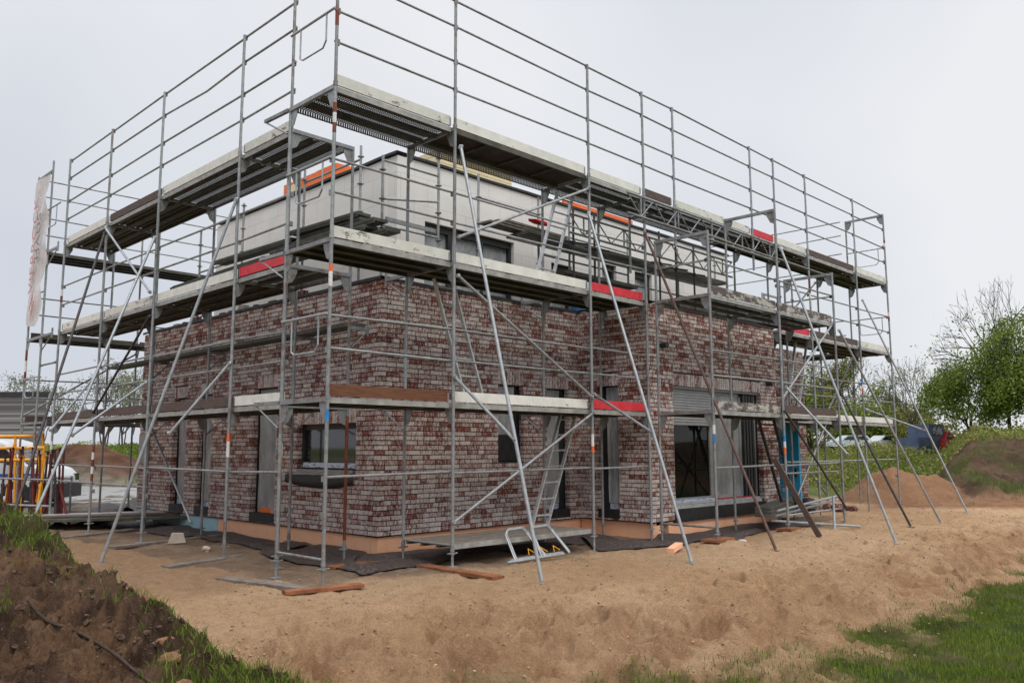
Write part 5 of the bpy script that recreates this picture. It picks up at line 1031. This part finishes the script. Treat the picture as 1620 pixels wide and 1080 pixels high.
def pick(n, s0, s1, d0, d1, fn, seed, pw=1.0):
    rng = np.random.default_rng(seed); s = rng.uniform(s0, s1, n); d = d0+(d1-d0)*rng.uniform(0, 1, n)**pw; x, y = from_sd(s, d); k = fn(s, d, x, y) > rng.uniform(0, 1, n); return x[k], y[k]
def lawn(s, d, x, y):
    db = np.interp(s, BS, BD); dt_ = np.interp(s, TS, TD); t = (d-db)/(dt_-db); return sst(.62-(t-.10+fbm(x, y, 1.6, 4, 141)*.35)*3.4)*sst(fbm(x, y, 2.6, 3, 145)*1.6+.95)
x, y = pick(420000, .6, 13, 4.8, 19, lawn, 61, 1.2); blades('grass', 'short green grass on the lower ground at the bottom right', x, y, .055, .0035, 62)
def fringe(s, d, x, y): t = (d-np.interp(s, BS, BD)); return sst(.5-(t+fbm(x, y, 2.5, 3, 149)*.6)*1.6)*sst(fbm(x, y, 3.2, 3, 147)*2+.35)*.5
def onmound(s, d, x, y):
    dc = np.interp(s, CS, CDp); q = d-dc; crest = np.exp(-((q-.15)/.24)**2)*1.0; patch = sst((fbm(x, y, 1.25, 3, 201)+.02)*5)*(q < 0)*.75; return np.clip(crest*sst(fbm(x, y, 1.9, 3, 205)*3+.55)+patch, 0, 1)*(s < .35)
x, y = pick(190000, -5.5, .35, 2.3, 7.2, onmound, 63); blades('grass', 'tufts of long grass along the crest and face of the dark soil mound', x, y, .052, .0022, 64, lean=.75)
x, y = pick(20000, 11.2, 24, 23.8, 32, lambda s, d, x, y: sst(fbm(x, y, .8, 5, 181)*1.5+.0)*.8*(s/d > .455), 65); blades('grass', 'sparse weeds on the face of the soil embankment', x, y, .09, .010, 66)
x, y = pick(60000, -30, 30, 30, 60, lambda s, d, x, y: (np.abs(s/d) > .25)*(np.hypot((s+20)/4.4, (d-39)/4) > 1)*(d > 36)*.9, 67); blades('grass', 'rough grass on the far field', x, y, .28, .022, 68)
# clods, stones and roots on the mound and slope
rr = random.Random(77); k = 0
def clod(s, d, r, mat, lab, grp, cat='stone', sq=None, n=8, m=6): 
    x, y = from_sd(s, d); return rock('clay_clod' if 'clod' in cat else 'stone', lab, x, y, r, mat, cat, grp, sq or (1, rr.uniform(.7, 1.1), rr.uniform(.5, .8)), .35, rr.randrange(999), 14, 10, .16)
clod(-1.62, 4.02, .045, 'stone_clay', 'largest orange clay clod on the mound crest, beside the roots', 'orange clay clods on the mound', 'clod', (1.3, 1, .8)); clod(-1.5, 3.78, .05, 'stone_clay', 'flat orange clay clod just in front of the largest one', 'orange clay clods on the mound', 'clod'); clod(-1.95, 4.3, .04, 'stone_clay', 'upper left orange clay clod on the mound crest', 'orange clay clods on the mound', 'clod'); clod(-1.84, 4.25, .032, 'stone_clay', 'small orange clod right of the upper left clod', 'orange clay clods on the mound', 'clod'); clod(-1.33, 3.5, .04, 'stone_clay', 'lowest orange clay clod on the mound face', 'orange clay clods on the mound', 'clod')
N = 4200; rg = np.random.default_rng(88); V = []; F = []; a = A(); gx1 = []; gy1 = []; gr1 = []
for i in range(N):
    s = rg.uniform(-4.4, -.1); d = rg.uniform(2.5, 5.6); dc = float(np.interp(s, CS, CDp))
    if d > dc+.25: continue
    x, y = from_sd(s, d); r = .003+.017*rg.random()**4; gx1.append(x); gy1.append(y); gr1.append(r)
gz1 = H(np.array(gx1), np.array(gy1))
for i, (x, y, r, z) in enumerate(zip(gx1, gy1, gr1, gz1)): a.blob((x, y, z+r*.35), r, r*.85, r*.8, i, 6, 5, .4)
if True:
    simple('soil', (.05, .028, .018), (.13, .078, .05), 18, .95, bump=.6); o = a.build('soil_crumbs', 'soil', loc=(*from_sd(-2, 4), .6))
tag(o, 'loose dark soil crumbs over the mound', kind='stuff')
a = A()
n = 4200; ss = rg.uniform(-3.2, 12, n); dbn = np.interp(ss, BS, BD); dtn = np.interp(ss, TS, TD); dd = dbn+(dtn-dbn)*rg.uniform(-.1, 2.6, n); xx, yy = from_sd(ss, dd); zz = H(xx, yy); rr_ = .004+.015*rg.random(n)**4
for i in range(n): r = rr_[i]; a.blob((xx[i], yy[i], zz[i]+r*.3), r*1.2, r, r*.7, i, 5, 3, .25)
simple('grit_stone', (.14, .095, .065), (.40, .28, .19), 3, .9, bump=0); o = a.build('grit', 'grit_stone', loc=(*from_sd(2, 9), 0)); tag(o, 'small stones and crumbs scattered over the sand slope', kind='stuff')
a = A(); n = 2600; ss = rg.uniform(-2.6, 12.5, n); dbn = np.interp(ss, BS, BD); dtn = np.interp(ss, TS, TD); dd = dbn+(dtn-dbn)*np.clip(rg.normal(.5, .3, n), .08, 1.4); xx, yy = from_sd(ss, dd); zz = H(xx, yy); rr_ = .005+.012*rg.random(n)**3
for i in range(n): r = rr_[i]; a.blob((xx[i], yy[i], zz[i]+r*.15), r*1.2, r, r*.75, i, 6, 4, .35)
simple('sand_clod', (.28, .155, .08), (.46, .28, .155), 5, .95, bump=.4); o = a.build('sand_clods', 'sand_clod', loc=(*from_sd(2, 9), 0)); tag(o, 'broken clods of damp sand over the rough slope', kind='stuff')
def root(label, pts, r):
    a = A(); rq = random.Random(len(label)); Q = []
    for (s0, d0, z0), (s1, d1, z1) in zip(pts[:-1], pts[1:]):
        for k in range(3): f = k/3; Q.append((s0+(s1-s0)*f+rq.uniform(-.012, .012), d0+(d1-d0)*f+rq.uniform(-.012, .012), (z0+(z1-z0)*f)*.4))
    Q.append(pts[-1]); r *= .6; P = [Vector((*from_sd(s, d), gz_at(*from_sd(s, d))+z)) for s, d, z in Q]; n = len(P)-1
    for _ in range(3): P = [P[0]]+[(P[i-1]+P[i]*2+P[i+1])/4 for i in range(1, n)]+[P[n]]
    for i in range(n): a.tube(P[i], P[i+1], r*(1-.5*i/n), 7, r*(1-.5*(i+1)/n), caps=(i in (0, n-1)))
    o = a.build('root', 'root_wood', loc=P[0]); tag(o, label, 'root', 'roots and sticks on the mound')
root('long dark root running down the face of the soil mound', [(-2.35, 4.15, .06), (-2.15, 4.05, .05), (-1.95, 3.9, .05), (-1.7, 3.75, .06), (-1.5, 3.6, .05), (-1.33, 3.45, .05), (-1.2, 3.35, .03)], .016)
root('short thick root pair at the crest beside the clods', [(-1.62, 4.2, .06), (-1.5, 4.2, .08), (-1.38, 4.15, .07), (-1.27, 4.05, .05)], .014)
root('thin curved root hanging over the crest', [(-1.32, 4.1, .08), (-1.22, 4.0, .10), (-1.14, 3.85, .05), (-1.10, 3.7, .03)], .009)
root('small upright stick above the crest grass', [(-1.28, 4.15, .0), (-1.22, 4.16, .07), (-1.15, 4.18, .15)], .009)
